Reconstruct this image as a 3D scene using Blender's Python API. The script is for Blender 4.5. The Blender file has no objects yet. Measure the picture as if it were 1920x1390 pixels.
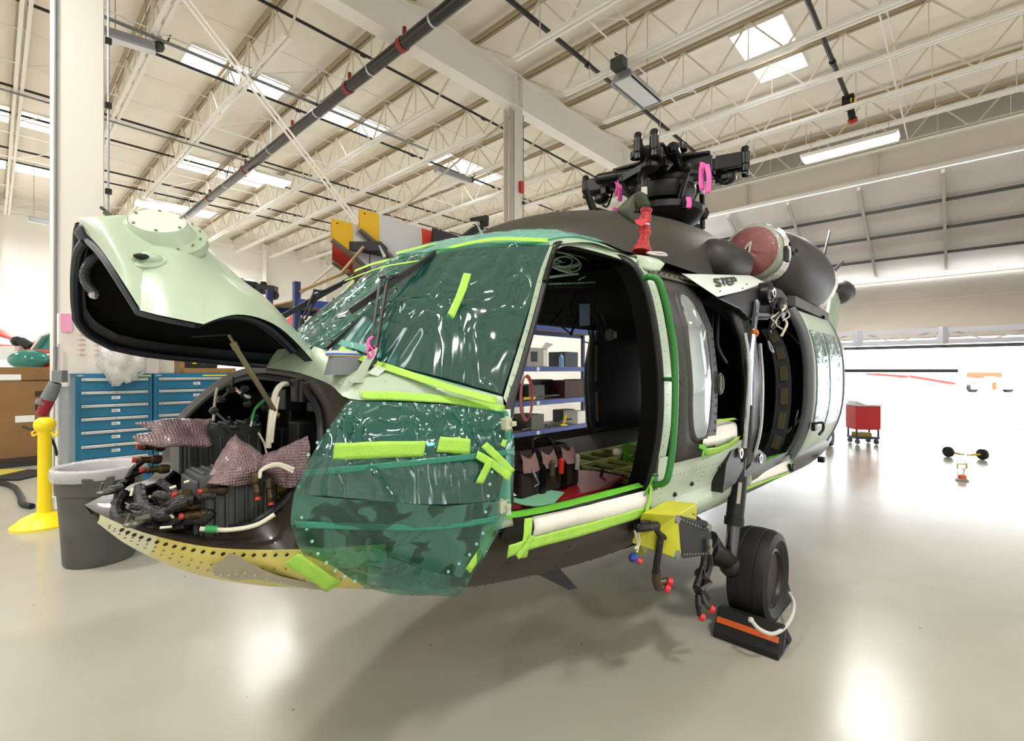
import bpy, math, random
from mathutils import Vector, Matrix, noise
random.seed(7)
V3 = Vector
C = bpy.context.scene.collection
PI = math.pi
# ---------------------------------------------------------------- camera numbers
FPX, CXP, CYP, CAMH = 905.0, 960.0, 695.0, 1.70

# ---------------------------------------------------------------- helpers
def cr(P, n, closed=False):
    """Catmull-Rom resample"""
    P = [V3(p) for p in P]
    if n <= 1: return P
    out = []; m = len(P)
    segs = m if closed else m-1
    for i in range(segs):
        if closed: a, b, c, d = P[(i-1) % m], P[i], P[(i+1) % m], P[(i+2) % m]
        else:
            b, c = P[i], P[i+1]
            a = P[i-1] if i > 0 else b*2-c
            d = P[i+2] if i+2 < m else c*2-b
        for k in range(n):
            t = k/n
            out.append(0.5*((2*b)+(c-a)*t+(2*a-5*b+4*c-d)*t*t+(3*b-a-3*c+d)*t*t*t))
    if not closed: out.append(P[-1].copy())
    return out

def crgrid(rows, nu, nv):
    R = [cr(r, nv) for r in rows]
    cols = [cr([r[j] for r in R], nu) for j in range(len(R[0]))]
    return [[cols[j][i] for j in range(len(cols))] for i in range(len(cols[0]))]

class MB:
    def __init__(s): s.v = []; s.f = []; s.m = []; s.mi = 0
    def face(s, idx): s.f.append(tuple(idx)); s.m.append(s.mi)
    def box(s, c, d, R=None):
        c = V3(c); b = len(s.v)
        for x in (-.5, .5):
            for y in (-.5, .5):
                for z in (-.5, .5):
                    q = V3((x*d[0], y*d[1], z*d[2]))
                    if R is not None: q = R @ q
                    s.v.append(c+q)
        for q in ((0,1,3,2),(4,6,7,5),(0,4,5,1),(2,3,7,6),(0,2,6,4),(1,5,7,3)): s.face([b+k for k in q])
        return s
    def bar(s, a, b, w, h=None, up=(0,0,1)):
        a = V3(a); b = V3(b); h = h or w
        x = (b-a); L = x.length; x.normalize(); u = V3(up)
        y = u.cross(x)
        if y.length < 1e-4: y = V3((0,1,0)).cross(x)
        if y.length < 1e-4: y = V3((1,0,0)).cross(x)
        y.normalize(); z = x.cross(y)
        R = Matrix((x, y, z)).transposed()
        return s.box((a+b)/2, (L, w, h), R)
    def tube(s, pts, r, n=8, caps=True, closed=False):
        P = [V3(p) for p in pts]; m = len(P)
        rr = r if isinstance(r, (list, tuple)) else [r]*m
        if len(rr) != m:
            rr = [rr[min(len(rr)-1, int(i*(len(rr)-1)/(m-1)))] for i in range(m)]
        T = []
        for i in range(m):
            if closed: t = P[(i+1) % m]-P[i-1]
            else: t = P[min(i+1, m-1)]-P[max(i-1, 0)]
            if t.length < 1e-9: t = V3((0,0,1))
            T.append(t.normalized())
        u = T[0].cross(V3((0,0,1)))
        if u.length < .05: u = T[0].cross(V3((1,0,0)))
        u.normalize(); b0 = len(s.v)
        for i in range(m):
            u = (u-T[i]*u.dot(T[i]))
            if u.length < 1e-6: u = T[i].orthogonal()
            u.normalize(); w = T[i].cross(u)
            for k in range(n):
                an = 2*PI*k/n
                s.v.append(P[i]+(u*math.cos(an)+w*math.sin(an))*rr[i])
        for i in range(m if closed else m-1):
            j = (i+1) % m
            for k in range(n):
                l = (k+1) % n
                s.face((b0+i*n+k, b0+i*n+l, b0+j*n+l, b0+j*n+k))
        if caps and not closed:
            s.face([b0+k for k in range(n)][::-1]); s.face([b0+(m-1)*n+k for k in range(n)])
        return s
    def lathe(s, prof, o=(0,0,0), ax=(0,0,1), n=24, sx=1, sy=1):
        o = V3(o); ax = V3(ax).normalized(); u = ax.orthogonal().normalized()
        if abs(ax.z) > .99: u = V3((1,0,0))
        w = ax.cross(u); b0 = len(s.v)
        for (r, h) in prof:
            for k in range(n):
                an = 2*PI*k/n
                s.v.append(o+ax*h+(u*math.cos(an)*sx+w*math.sin(an)*sy)*max(r, 1e-4))
        for i in range(len(prof)-1):
            for k in range(n):
                l = (k+1) % n
                s.face((b0+i*n+k, b0+i*n+l, b0+(i+1)*n+l, b0+(i+1)*n+k))
        if prof[0][0] > 1e-3: s.face([b0+k for k in range(n)][::-1])
        if prof[-1][0] > 1e-3: s.face([b0+(len(prof)-1)*n+k for k in range(n)])
        return s
    def ball(s, c, r, n=12, R=None):
        if not isinstance(r, (tuple, list)): r = (r, r, r)
        c = V3(c); b0 = len(s.v); m = n//2
        for i in range(m+1):
            th = PI*i/m
            for k in range(n):
                q = V3((r[0]*math.sin(th)*math.cos(2*PI*k/n), r[1]*math.sin(th)*math.sin(2*PI*k/n), r[2]*math.cos(th)))
                if R is not None: q = R @ q
                s.v.append(c+q)
        for i in range(m):
            for k in range(n):
                l = (k+1) % n
                s.face((b0+i*n+k, b0+i*n+l, b0+(i+1)*n+l, b0+(i+1)*n+k))
        return s
    def grid(s, G, closed=False):
        b0 = len(s.v); w = len(G[0])
        for r in G: s.v.extend([V3(p) for p in r])
        for i in range(len(G)-1):
            for j in range(w if closed else w-1):
                k = (j+1) % w
                s.face((b0+i*w+j, b0+i*w+k, b0+(i+1)*w+k, b0+(i+1)*w+j))
        return s
    def prism(s, poly, off):
        b0 = len(s.v); n = len(poly); off = V3(off)
        s.v.extend([V3(p) for p in poly]); s.v.extend([V3(p)+off for p in poly])
        s.face([b0+k for k in range(n)][::-1]); s.face([b0+n+k for k in range(n)])
        for k in range(n):
            l = (k+1) % n; s.face((b0+k, b0+l, b0+n+l, b0+n+k))
        return s
    def rivets(s, pts, r, nrm=(0,-1,0), h=None):
        nrm = V3(nrm).normalized(); u = nrm.orthogonal().normalized(); w = nrm.cross(u); h = h or r*.5
        for p in pts:
            p = V3(p); b0 = len(s.v)
            for k in range(6): s.v.append(p+(u*math.cos(PI*k/3)+w*math.sin(PI*k/3))*r)
            for k in range(6): s.v.append(p+nrm*h+(u*math.cos(PI*k/3)+w*math.sin(PI*k/3))*r*.6)
            for k in range(6):
                l = (k+1) % 6; s.face((b0+k, b0+l, b0+6+l, b0+6+k))
            s.face([b0+6+k for k in range(6)])
        return s
    def build(s, name, mat, parent=None, smooth=40, bevel=0, solid=0, sub=0, off=0):
        me = bpy.data.meshes.new(name)
        me.from_pydata([tuple(p) for p in s.v], [], s.f)
        mats = mat if isinstance(mat, (list, tuple)) else [mat]
        for m in mats: me.materials.append(m)
        me.polygons.foreach_set('material_index', s.m)
        if smooth:
            me.polygons.foreach_set('use_smooth', [True]*len(s.f))
            me.set_sharp_from_angle(angle=math.radians(smooth))
        me.update()
        o = bpy.data.objects.new(name, me); C.objects.link(o)
        if solid:
            md = o.modifiers.new('s', 'SOLIDIFY'); md.thickness = solid; md.offset = off
        if sub:
            md = o.modifiers.new('u', 'SUBSURF'); md.levels = md.render_levels = sub
        if bevel:
            md = o.modifiers.new('b', 'BEVEL'); md.width = bevel; md.segments = 2; md.limit_method = 'ANGLE'; md.angle_limit = .7
        if parent is not None: o.parent = parent
        return o

def thing(name, label, cat, loc=(0,0,0), rz=0, group=None):
    o = bpy.data.objects.new(name, None); C.objects.link(o); o.empty_display_size = .1
    o.location = loc; o.rotation_euler = (0, 0, rz)
    return tag(o, label, cat, group)
def tag(o, label, cat, group=None, kind=None):
    o['label'] = label; o['category'] = cat
    if group: o['group'] = group
    if kind: o['kind'] = kind
    return o
def struct(o): o['kind'] = 'structure'; return o
def copy_tree(o, parent=None):
    c = o.copy(); C.objects.link(c)
    if parent is not None: c.parent = parent
    for ch in [x for x in bpy.data.objects if x.parent == o]: copy_tree(ch, c)
    return c

# ---------------------------------------------------------------- materials
def lin(h):
    h = h.lstrip('#'); o = []
    for i in (0, 2, 4):
        c = int(h[i:i+2], 16)/255; o.append(c/12.92 if c <= .04045 else ((c+.055)/1.055)**2.4)
    return (*o, 1)
_m = {}
def M(name, col=None, rough=.5, metal=0, bump=0, bs=40, var=0, vs=3, coat=0, spec=.5, col2=None, stretch=None, emit=0, trans=0):
    if name in _m: return _m[name]
    m = bpy.data.materials.new(name); m.use_nodes = True; _m[name] = m
    nt = m.node_tree; N = nt.nodes; L = nt.links; B = N['Principled BSDF']
    c = lin(col); B.inputs['Base Color'].default_value = c
    B.inputs['Roughness'].default_value = rough; B.inputs['Metallic'].default_value = metal
    B.inputs['Specular IOR Level'].default_value = spec
    if coat: B.inputs['Coat Weight'].default_value = coat; B.inputs['Coat Roughness'].default_value = .08
    if trans: B.inputs['Transmission Weight'].default_value = trans
    if emit: B.inputs['Emission Color'].default_value = c; B.inputs['Emission Strength'].default_value = emit
    if var or bump:
        tc = N.new('ShaderNodeTexCoord'); mp = N.new('ShaderNodeMapping'); L.new(tc.outputs['Object'], mp.inputs[0])
        if stretch: mp.inputs['Scale'].default_value = stretch
    if var:
        n = N.new('ShaderNodeTexNoise'); n.inputs['Scale'].default_value = vs; n.inputs['Detail'].default_value = 5
        L.new(mp.outputs[0], n.inputs['Vector'])
        r = N.new('ShaderNodeValToRGB'); r.color_ramp.elements[0].position = .35; r.color_ramp.elements[1].position = .68
        c2 = lin(col2) if col2 else tuple(x*(1-var) for x in c[:3])+(1,)
        r.color_ramp.elements[0].color = c2; r.color_ramp.elements[1].color = c
        L.new(n.outputs['Fac'], r.inputs[0]); L.new(r.outputs[0], B.inputs['Base Color'])
    if bump:
        n = N.new('ShaderNodeTexNoise'); n.inputs['Scale'].default_value = bs; n.inputs['Detail'].default_value = 3
        L.new(mp.outputs[0], n.inputs['Vector'])
        b = N.new('ShaderNodeBump'); b.inputs['Strength'].default_value = bump; b.inputs['Distance'].default_value = .02
        L.new(n.outputs['Fac'], b.inputs['Height']); L.new(b.outputs[0], B.inputs['Normal'])
    return m

def sheet(name, col, opac=.15, gloss=.2, rough=.08, bs=6, bd=.03, patch=0, stretch=(1,1,1), dcol=None):
    """thin plastic sheet: tinted transparent + a little diffuse + glossy wrinkles"""
    if name in _m: return _m[name]
    m = bpy.data.materials.new(name); m.use_nodes = True; _m[name] = m
    nt = m.node_tree; N = nt.nodes; L = nt.links; N.remove(N['Principled BSDF']); out = N['Material Output']
    tr = N.new('ShaderNodeBsdfTransparent'); tr.inputs[0].default_value = lin(col)
    df = N.new('ShaderNodeBsdfDiffuse'); df.inputs[0].default_value = lin(dcol or col)
    gl = N.new('ShaderNodeBsdfGlossy'); gl.inputs['Roughness'].default_value = rough
    gl.inputs[0].default_value = (1,1,1,1)
    m1 = N.new('ShaderNodeMixShader'); m1.inputs[0].default_value = opac
    m2 = N.new('ShaderNodeMixShader')
    tc = N.new('ShaderNodeTexCoord'); mp = N.new('ShaderNodeMapping'); mp.inputs['Scale'].default_value = stretch
    L.new(tc.outputs['Object'], mp.inputs[0])
    n = N.new('ShaderNodeTexNoise'); n.inputs['Scale'].default_value = bs; n.inputs['Detail'].default_value = 1.9
    n.inputs['Distortion'].default_value = 1.1; L.new(mp.outputs[0], n.inputs['Vector'])
    # ridged folds
    r1 = N.new('ShaderNodeMath'); r1.operation = 'SUBTRACT'; L.new(n.outputs['Fac'], r1.inputs[0]); r1.inputs[1].default_value = .5
    r2 = N.new('ShaderNodeMath'); r2.operation = 'ABSOLUTE'; L.new(r1.outputs[0], r2.inputs[0])
    r3 = N.new('ShaderNodeMath'); r3.operation = 'POWER'; L.new(r2.outputs[0], r3.inputs[0]); r3.inputs[1].default_value = .6
    b = N.new('ShaderNodeBump'); b.inputs['Strength'].default_value = 1; b.inputs['Distance'].default_value = bd
    L.new(r3.outputs[0], b.inputs['Height']); L.new(b.outputs[0], gl.inputs['Normal'])
    fr0 = N.new('ShaderNodeLayerWeight'); fr0.inputs['Blend'].default_value = .5; L.new(b.outputs[0], fr0.inputs['Normal'])
    fr = N.new('ShaderNodeMath'); fr.operation = 'POWER'; fr.inputs[1].default_value = 4.0; L.new(fr0.outputs['Facing'], fr.inputs[0])
    ad = N.new('ShaderNodeMath'); ad.operation = 'MULTIPLY_ADD'; ad.inputs[1].default_value = .6; ad.inputs[2].default_value = gloss
    L.new(fr.outputs[0], ad.inputs[0]); ad.use_clamp = True
    L.new(ad.outputs[0], m2.inputs[0])
    L.new(tr.outputs[0], m1.inputs[1]); L.new(df.outputs[0], m1.inputs[2])
    if patch:
        v = N.new('ShaderNodeTexNoise'); v.inputs['Scale'].default_value = patch; v.inputs['Detail'].default_value = 1; v.inputs['Distortion'].default_value = .8
        L.new(mp.outputs[0], v.inputs['Vector'])
        rp = N.new('ShaderNodeValToRGB'); rp.color_ramp.elements[0].position = .47; rp.color_ramp.elements[1].position = .50
        rp.color_ramp.elements[0].color = (opac*.35,)*3+(1,); rp.color_ramp.elements[1].color = (opac,)*3+(1,)
        L.new(v.outputs['Fac'], rp.inputs[0]); L.new(rp.outputs[0], m1.inputs[0])
    L.new(m1.outputs[0], m2.inputs[1]); L.new(gl.outputs[0], m2.inputs[2]); L.new(m2.outputs[0], out.inputs[0])
    return m

white = M('white_paint', '#e9e7e1', .5)
steelw = M('steel_white', '#f1efeb', .5)
steeld = M('steel_tan', '#c3b8a4', .6)
blackp = M('black_pipe', '#1c1d20', .35)
black = M('black_matte', '#080808', .6)
blackg = M('black_gloss', '#0a0a0b', .3)
rubber = M('rubber', '#0c0c0d', .62, var=.35, vs=6)
grey = M('grey_metal', '#8d8f92', .4, .5)
alu = M('aluminium', '#c3c5c8', .3, .8)
redp = M('red_paint', '#b3202c', .4)
yellowp = M('yellow_paint', '#f2d70e', .4)
# ================================================================ BUILDING
PHI = math.radians(42.9); SN, CS = math.sin(PHI), math.cos(PHI)
def W(s, q, z): return V3((s*SN-q*CS, s*CS+q*SN, z))      # s along the girder, q across it
RB = Matrix(((SN, -CS, 0), (CS, SN, 0), (0, 0, 1)))
ZJ, ZT, ZC = 8.85, 9.82, 9.98
S0, S1, Q0, Q1 = -9.4, 20.0, -17.0, 33.0

# floor
m = bpy.data.materials.new('epoxy_floor'); m.use_nodes = True; nt = m.node_tree; N = nt.nodes; L = nt.links; B = N['Principled BSDF']
tc = N.new('ShaderNodeTexCoord')
n1 = N.new('ShaderNodeTexNoise'); n1.inputs['Scale'].default_value = .7; n1.inputs['Detail'].default_value = 6; L.new(tc.outputs['Object'], n1.inputs['Vector'])
r1 = N.new('ShaderNodeValToRGB'); r1.color_ramp.elements[0].position = .3; r1.color_ramp.elements[1].position = .7
r1.color_ramp.elements[0].color = lin('#a3a094'); r1.color_ramp.elements[1].color = lin('#b0ada2'); L.new(n1.outputs['Fac'], r1.inputs[0])
n2 = N.new('ShaderNodeTexVoronoi'); n2.inputs['Scale'].default_value = 3.1; L.new(tc.outputs['Object'], n2.inputs['Vector'])
r2 = N.new('ShaderNodeValToRGB'); r2.color_ramp.elements[0].position = .018; r2.color_ramp.elements[1].position = .03
r2.color_ramp.elements[0].color = (.3,.27,.2,1); r2.color_ramp.elements[1].color = (1,1,1,1); L.new(n2.outputs['Distance'], r2.inputs[0])
mx = N.new('ShaderNodeMix'); mx.data_type = 'RGBA'; mx.blend_type = 'MULTIPLY'; mx.inputs['Factor'].default_value = .8
L.new(r1.outputs[0], mx.inputs['A']); L.new(r2.outputs[0], mx.inputs['B']); L.new(mx.outputs['Result'], B.inputs['Base Color'])
n3 = N.new('ShaderNodeTexNoise'); n3.inputs['Scale'].default_value = 2.2; n3.inputs['Detail'].default_value = 4; L.new(tc.outputs['Object'], n3.inputs['Vector'])
mr = N.new('ShaderNodeMapRange'); mr.inputs['To Min'].default_value = .17; mr.inputs['To Max'].default_value = .3; L.new(n3.outputs['Fac'], mr.inputs[0]); L.new(mr.outputs[0], B.inputs['Roughness'])
bp = N.new('ShaderNodeBump'); bp.inputs['Strength'].default_value = .12; bp.inputs['Distance'].default_value = .02
n4 = N.new('ShaderNodeTexNoise'); n4.inputs['Scale'].default_value = 1.3; L.new(tc.outputs['Object'], n4.inputs['Vector']); L.new(n4.outputs['Fac'], bp.inputs['Height']); L.new(bp.outputs[0], B.inputs['Normal'])
floorm = m
b = MB(); b.prism([W(S0, Q0, -.1), W(S1, Q0, -.1), W(S1, Q1, -.1), W(S0, Q1, -.1)], (0, 0, .1))
struct(b.build('floor', floorm, smooth=0))
b = MB(); b.prism([W(S1+.02, -90, -.1), W(160, -90, -.1), W(160, 90, -.1), W(S1+.02, 90, -.1)], (0, 0, .09))
struct(b.build('ground', M('tarmac', '#d9d9dc', .8, var=.06, vs=.2), smooth=0))
b = MB(); b.prism([W(S1-.05, -17, 0), W(S1+.12, -17, 0), W(S1+.12, 9, 0), W(S1-.05, 9, 0)], (0, 0, .008))
struct(b.build('trim_1', M('track_grey', '#9a9aa0', .6), smooth=0))
b = MB(); b.prism([W(-9, 9.55, 0), W(7.8, 9.55, 0), W(7.8, 9.56, 0), W(-9, 9.56, 0)], (0, 0, .002))

# ceiling of sagging insulation, with holes for skylights
sky = [(12.4, 15.0, 3.0, 4.2), (3.4, 5.9, 14.2, 15.4), (6.9, 9.2, 14.2, 15.4), (4.9, 8.2, 21.6, 23.2), (-.9, 1.8, 21.8, 23.2), (-.9, 1.8, 27.2, 28.6), (4.9, 8, 28.4, 29.8), (11.8, 14.8, 14.2, 15.6), (-4.5, -2, 3, 4.2), (3.4, 5.9, -5.5, -4.3), (12.4, 15, -8, -6.8), (-5.5, -2.5, 14.2, 15.4)]
def cuts(a, b, step, extra):
    v = set(round(a+i*step, 3) for i in range(int((b-a)/step)+1)); v.add(b)
    for e in extra: v.add(e)
    return sorted(x for x in v if a <= x <= b)
ss = cuts(S0, S1, .16, [x for k in sky for x in k[:2]])
qs = cuts(Q0, Q1, 5, [x for k in sky for x in k[2:]])
b = MB(); idx = {}
def cz(s):
    u = ((s+20) % .64)/.64
    return ZC-.055*abs(math.sin(u*PI))+ .05
for i, s in enumerate(ss):
    for j, q in enumerate(qs): idx[i, j] = len(b.v); b.v.append(W(s, q, cz(s)))
for i in range(len(ss)-1):
    for j in range(len(qs)-1):
        sm, qm = (ss[i]+ss[i+1])/2, (qs[j]+qs[j+1])/2
        if any(k[0] < sm < k[1] and k[2] < qm < k[3] for k in sky): continue
        b.face((idx[i,j], idx[i+1,j], idx[i+1,j+1], idx[i,j+1]))
ceilm = M('insulation', '#fbf7f0', .7, var=.1, vs=.45, bump=.5, bs=2.2, col2='#f3ebdd')
struct(b.build('ceiling', ceilm, smooth=60))
skm = sheet('skylight_pane', '#ffffff', .12, 0, .3, 3, 0, dcol='#ffffff')
for n_, (a, c, d, e) in enumerate(sky):
    b = MB(); t = .5
    for (p, q) in (((a,d),(c,d)), ((c,d),(c,e)), ((c,e),(a,e)), ((a,e),(a,d))):
        b.grid([[W(p[0], p[1], ZC-.05), W(q[0], q[1], ZC-.05)], [W(p[0], p[1], ZC+t), W(q[0], q[1], ZC+t)]])
    fr = b.build('window_%d' % (n_+1), M('well_white', '#f4f2ec', .6), smooth=0, solid=.03); struct(fr)
    b = MB(); b.grid([[W(a, d, ZC+t), W(c, d, ZC+t)], [W(a, e, ZC+t), W(c, e, ZC+t)]])
    b.build('pane', skm, fr, smooth=0)

# walls
wallm = M('wall_white', '#f6f5f2', .6, var=.04, vs=.4)
def wall(name, p, q, z0, z1, mat=wallm, t=.2):
    b = MB(); b.bar(W(*p, (z0+z1)/2), W(*q, (z0+z1)/2), t, z1-z0); o = b.build(name, mat, smooth=0); struct(o); return o
wall('wall_left', (S0, Q1+.1), (S1+.3, Q1+.1), 0, 10.6)
wall('wall_near', (S0-.1, Q0), (S0-.1, Q1), 0, 10.6)
wall('wall_right', (S0, Q0-.1), (S1+.3, Q0-.1), 0, 10.6)
wall('wall_far', (S1+.15, 9.4), (S1+.15, Q1), 0, 10.6)
wall('wall_header', (S1+.15, Q0), (S1+.15, 9.4), 8.9, 10.6, M('header_grey', '#aaa69f', .6))
# wall girts and a ledge on the left wall
b = MB(); b.bar(W(S0, Q1-.1, 9.3), W(S1, Q1-.1, 9.3), .12, .2)
for s in range(-8, 20, 4): b.bar(W(s, Q1-.12, 0), W(s, Q1-.12, 9.9), .25, .3)
struct(b.build('trim_2', steelw, smooth=0))

# I-section girders
def ibeam(b, p, q, h, w, tf=.03, tw=.02, up=(0,0,1)):
    p = V3(p); q = V3(q); u = V3(up)
    b.bar(p+u*(h/2-tf/2), q+u*(h/2-tf/2), w, tf, up); b.bar(p-u*(h/2-tf/2), q-u*(h/2-tf/2), w, tf, up); b.bar(p, q, tw, h-2*tf, up)
b = MB(); ibeam(b, W(S0+.1, 9.0, 9.33), W(S1-.45, 9.0, 9.33), .92, .36, .04)
for s in (3.4, 9.7, 9.95, 15.6): b.box(W(s, 9.0, 9.33), (.02, .34, .86), RB)
tag(b.build('steel_girder', steelw, smooth=0), 'deep white painted steel I-beam girder running over the middle column', 'beam')
b = MB(); ibeam(b, W(S1-.25, Q0, 8.48), W(S1-.25, 9.4, 8.48), 1.0, .34, .05)
for q in range(-14, 9, 4): b.box(W(S1-.25, q, 8.48), (.3, .02, .92), RB)
tag(b.build('header_beam', M('beam_grey', '#d4d0c8', .55), smooth=0), 'wide white header beam with stiffener plates above the open hangar door', 'beam')
# columns
for (s, lab, w) in ((.8, 'thick pale steel column at the left, behind the raised nose door', .5), (9.72, 'white steel column rising behind the helicopter cockpit roof', .36), (18.7, 'white steel column hidden mostly behind the rotor head', .36)):
    t = thing('steel_column', lab, 'column', W(s, 9.0, 0), PI/2-PHI)
    b = MB(); x = w/2
    b.box((0, 0, 4.43), (w*.92, .02 if w < .4 else .3, 8.86)); b.box((0, -x, 4.43), (w, .025, 8.86)); b.box((0, x, 4.43), (w, .025, 8.86))
    b.box((0, 0, .02), (w+.15, w+.15, .04))
    if w > .4: b.box((-x, 0, 4.43), (.02, w, 8.86)); b.box((x, 0, 4.43), (.02, w, 8.86))
    b.build('column_shaft', M('column_paint', '#dcd9d0', .5), t, smooth=0)
    b = MB()
    for (dx, r) in ((-.24 if w > .4 else -.19, .018), (.3 if w > .4 else .2, .014)): b.tube([(dx, -x-.03, 0.1), (dx, -x-.03, 8.7)], r, 6)
    b.build('conduit', M('conduit_grey', '#8f9498', .4, .6), t)
    b = MB()
    for z in (4.2, 5.4, 6.3): b.box((.3 if w > .4 else .2, -x-.04, z), (.07, .06, .07))
    b.build('pipe_clamp', black, t, smooth=0)
    if 9 < s < 10:
        b = MB(); b.box((.1, -x-.05, 6.7), (.14, .08, .3)); b.build('alarm_box', redp, t, smooth=0, bevel=.01).parent = t
# cross-bracing rods between the two columns
t = thing('bracing_rod', 'long tan bracing rod falling left from the top of the middle column', 'brace', W(9.6, 9.0, 8.6))
b = MB(); b.tube([(0,0,0), W(.95, 9.0, .3)-W(9.6, 9.0, 8.6)], .028, 6); b.build('rod', steeld, t)
t = thing('bracing_rod', 'pair of long pale bracing rods falling right toward the middle column', 'brace', W(.95, 9.0, 8.7))
for d in (-.06, .06):
    b = MB(); b.tube([(0, 0, d), W(9.6, 9.0, .3+d)-W(.95, 9.0, 8.7)], .022, 6); b.build('rod', steelw, t)

# open web joists
def joist_mb(qa, qb, ea, eb):
    """bottom chord from ea to eb, top chord qa..qb"""
    b = MB()
    for d in (-.06, .06):
        b.mi = 1; b.bar((qa, d, ZT), (qb, d, ZT), .07, .08); b.mi = 0; b.bar((ea, d, ZJ), (eb, d, ZJ), .065, .08)
    b.mi = 2
    n = int(round((eb-ea)/1.55)); st = (eb-ea)/n
    for k in range(n):
        x = ea+k*st
        b.bar((x, 0, ZJ), (x+st/2, 0, ZT), .036, .036); b.bar((x+st/2, 0, ZT), (x+st, 0, ZJ), .036, .036)
        b.bar((x+st/2, 0, ZT), (x+st/2, 0, ZJ), .022, .022)
    b.bar((ea, 0, ZJ), (qa+.1, 0, ZT-.02), .04); b.bar((eb, 0, ZJ), (qb-.1, 0, ZT-.02), .04)
    return b
ang = math.atan2(SN, -CS)
def put(mesh_obj, s): mesh_obj.location = W(s, 0, 0); mesh_obj.rotation_euler = (0, 0, ang)
JS = [.45+1.92*k for k in range(-4, 11)]
for (qa, qb, ea, eb, lab, grp) in ((Q0, 8.95, Q0+1.2, 7.5, 'white open-web steel roof joist between the girder and the right-hand wall', 'roof joists right of the girder'),
                              (9.05, Q1, 10.5, Q1-1, 'white open-web steel roof joist running from the girder to the far left wall', 'roof joists left of the girder')):
    first = None
    for s in JS:
        if first is None:
            first = joist_mb(qa, qb, ea, eb).build('roof_joist', [steelw, M('chord_tan', '#a8997f', .6), M('web_cream', '#dcd4c4', .55)], smooth=0); tag(first, lab, 'joist', grp); o = first
        else: o = first.copy(); C.objects.link(o)
        put(o, s)
# bridging lines and sprinkler pipes along s
for q in (-12, -7.6, -3.3, 1.2, 5.6, 12.5, 16.2, 19.8, 23.5, 27.2, 30.6):
    b = MB(); b.tube([W(S0+.3, q, ZJ+.05), W(S1-.6, q, ZJ+.05)], .018, 5); b.tube([W(S0+.3, q, ZT-.1), W(S1-.6, q, ZT-.1)], .015, 5)
    for i, s in enumerate(JS[:-1]):
        if i % 2 == 0: b.tube([W(s, q, ZJ), W(s+1.92, q, ZT)], .012, 4)
    tag(b.build('joist_bridging', steelw), 'thin white bridging rods tying the roof joists together', 'bracing', 'joist bridging lines')
def at(x, y, z):
    t = (z-CAMH)*FPX/(CYP-y); return V3(((x-CXP)/FPX*t, t, z))
def sq(v): return v.x*SN+v.y*CS, -v.x*CS+v.y*SN
for i, (x, y) in enumerate(((1555, 100), (1120, 135), (800, 165), (480, 175), (300, 245), (420, 320), (240, 330), (100, 320))):
    s_, q_ = sq(at(x, y, 9.3)); e = 16.2 if i < 1 else 19.3
    b = MB(); b.tube([W(S0+.3, q_, 9.3), W(e, q_, 9.3)], .055 if i < 2 else .035, 8)
    for s in (2, 6, 10, 14): b.tube([W(s, q_, 9.28), W(s+.12, q_, 9.28)], .075 if i < 2 else .05, 8)
    labs = ['black sprinkler pipe ending in a valve beside the right skylight', 'black sprinkler pipe passing over the hanging reflector lamp', 'slim black sprinkler pipe above the large I-beam and middle column', 'slim black sprinkler pipe crossing the first left skylight',
            'slim black sprinkler pipe second from the left skylight', 'slim black sprinkler pipe over the lit square lamp', 'slim black sprinkler pipe near the far left wall', 'slim black sprinkler pipe behind the thick left column']
    o = b.build('sprinkler_pipe', blackp); tag(o, labs[i], 'pipe')
# big black main pipe across the joists
s_, q_ = sq(at(740, 95, 8.62))
t = thing('main_pipe', 'thick glossy black sprinkler main hung under the joists with red couplings', 'pipe', W(s_, -6, 8.62), 0)
b = MB(); o0 = W(s_, -6, 8.62); b.tube([(0,0,0), W(s_, 31, 8.62)-o0], .135, 14); b.build('pipe', M('main_black', '#17181b', .22), t)
for q in (8.6, 10.9, 14.2, 18, 22):
    b = MB(); b.tube([W(s_, q, 8.62)-o0, W(s_, q+.14, 8.62)-o0], .152, 12); b.tube([W(s_, q, 8.62)-o0+V3((0,0,.1)), W(s_, q, 8.95)-o0], .045, 8)
    b.build('coupling', M('coupling_red', '#8e1f1a', .45), t)
for q in (7.6, 9.9, 12.6, 15.8, 20, 25):
    b = MB(); b.tube([W(s_, q, 8.62)-o0, W(s_, q+.05, 8.62)-o0], .142, 12); b.tube([W(s_, q, 8.7)-o0, W(s_, q, 9.8)-o0], .01, 5); b.build('pipe_hanger', alu, t)
# valve at the end of the right-hand pipe
s_, q_ = sq(at(1560, 110, 9.3))
t = thing('valve', 'black valve with yellow tag and red cap on the pipe end beside the right skylight', 'valve', W(16.3, q_, 9.3), 0)
b = MB(); b.box((0,0,-.1), (.3, .28, .34), RB); b.tube([(.1,.1,-.1), (.28,.25,-.42)], .09, 10); b.build('valve_body', black, t, bevel=.02)
b = MB(); b.box((0.02,-.16,-.12), (.16,.03,.12)); b.build('tag_plate', yellowp, t, smooth=0)
b = MB(); b.tube([(.28,.25,-.42), (.33,.29,-.5)], .12, 10); b.build('cap', M('cap_red', '#b0301c', .5), t)
# slender conduits along s below the joists
for (x, y, lab) in ((250, 55, 'grey conduit bundle under the joists beside the thick left column'), (300, 255, 'grey cable tray line crossing the joists left of the main pipe'), (640, 215, 'thin white conduit rising toward the middle column')):
    s_, q_ = sq(at(x, y, ZJ-.12)); b = MB()
    for d in (0, .06): b.tube([W(S0, q_+d, ZJ-.1), W(9.5 if q_ < 14 else 8.5, q_+d, ZJ-.1)], .016, 5)
    tag(b.build('conduit_run', M('conduit_grey', '#8f9498', .4, .6)), lab, 'conduit')

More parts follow.
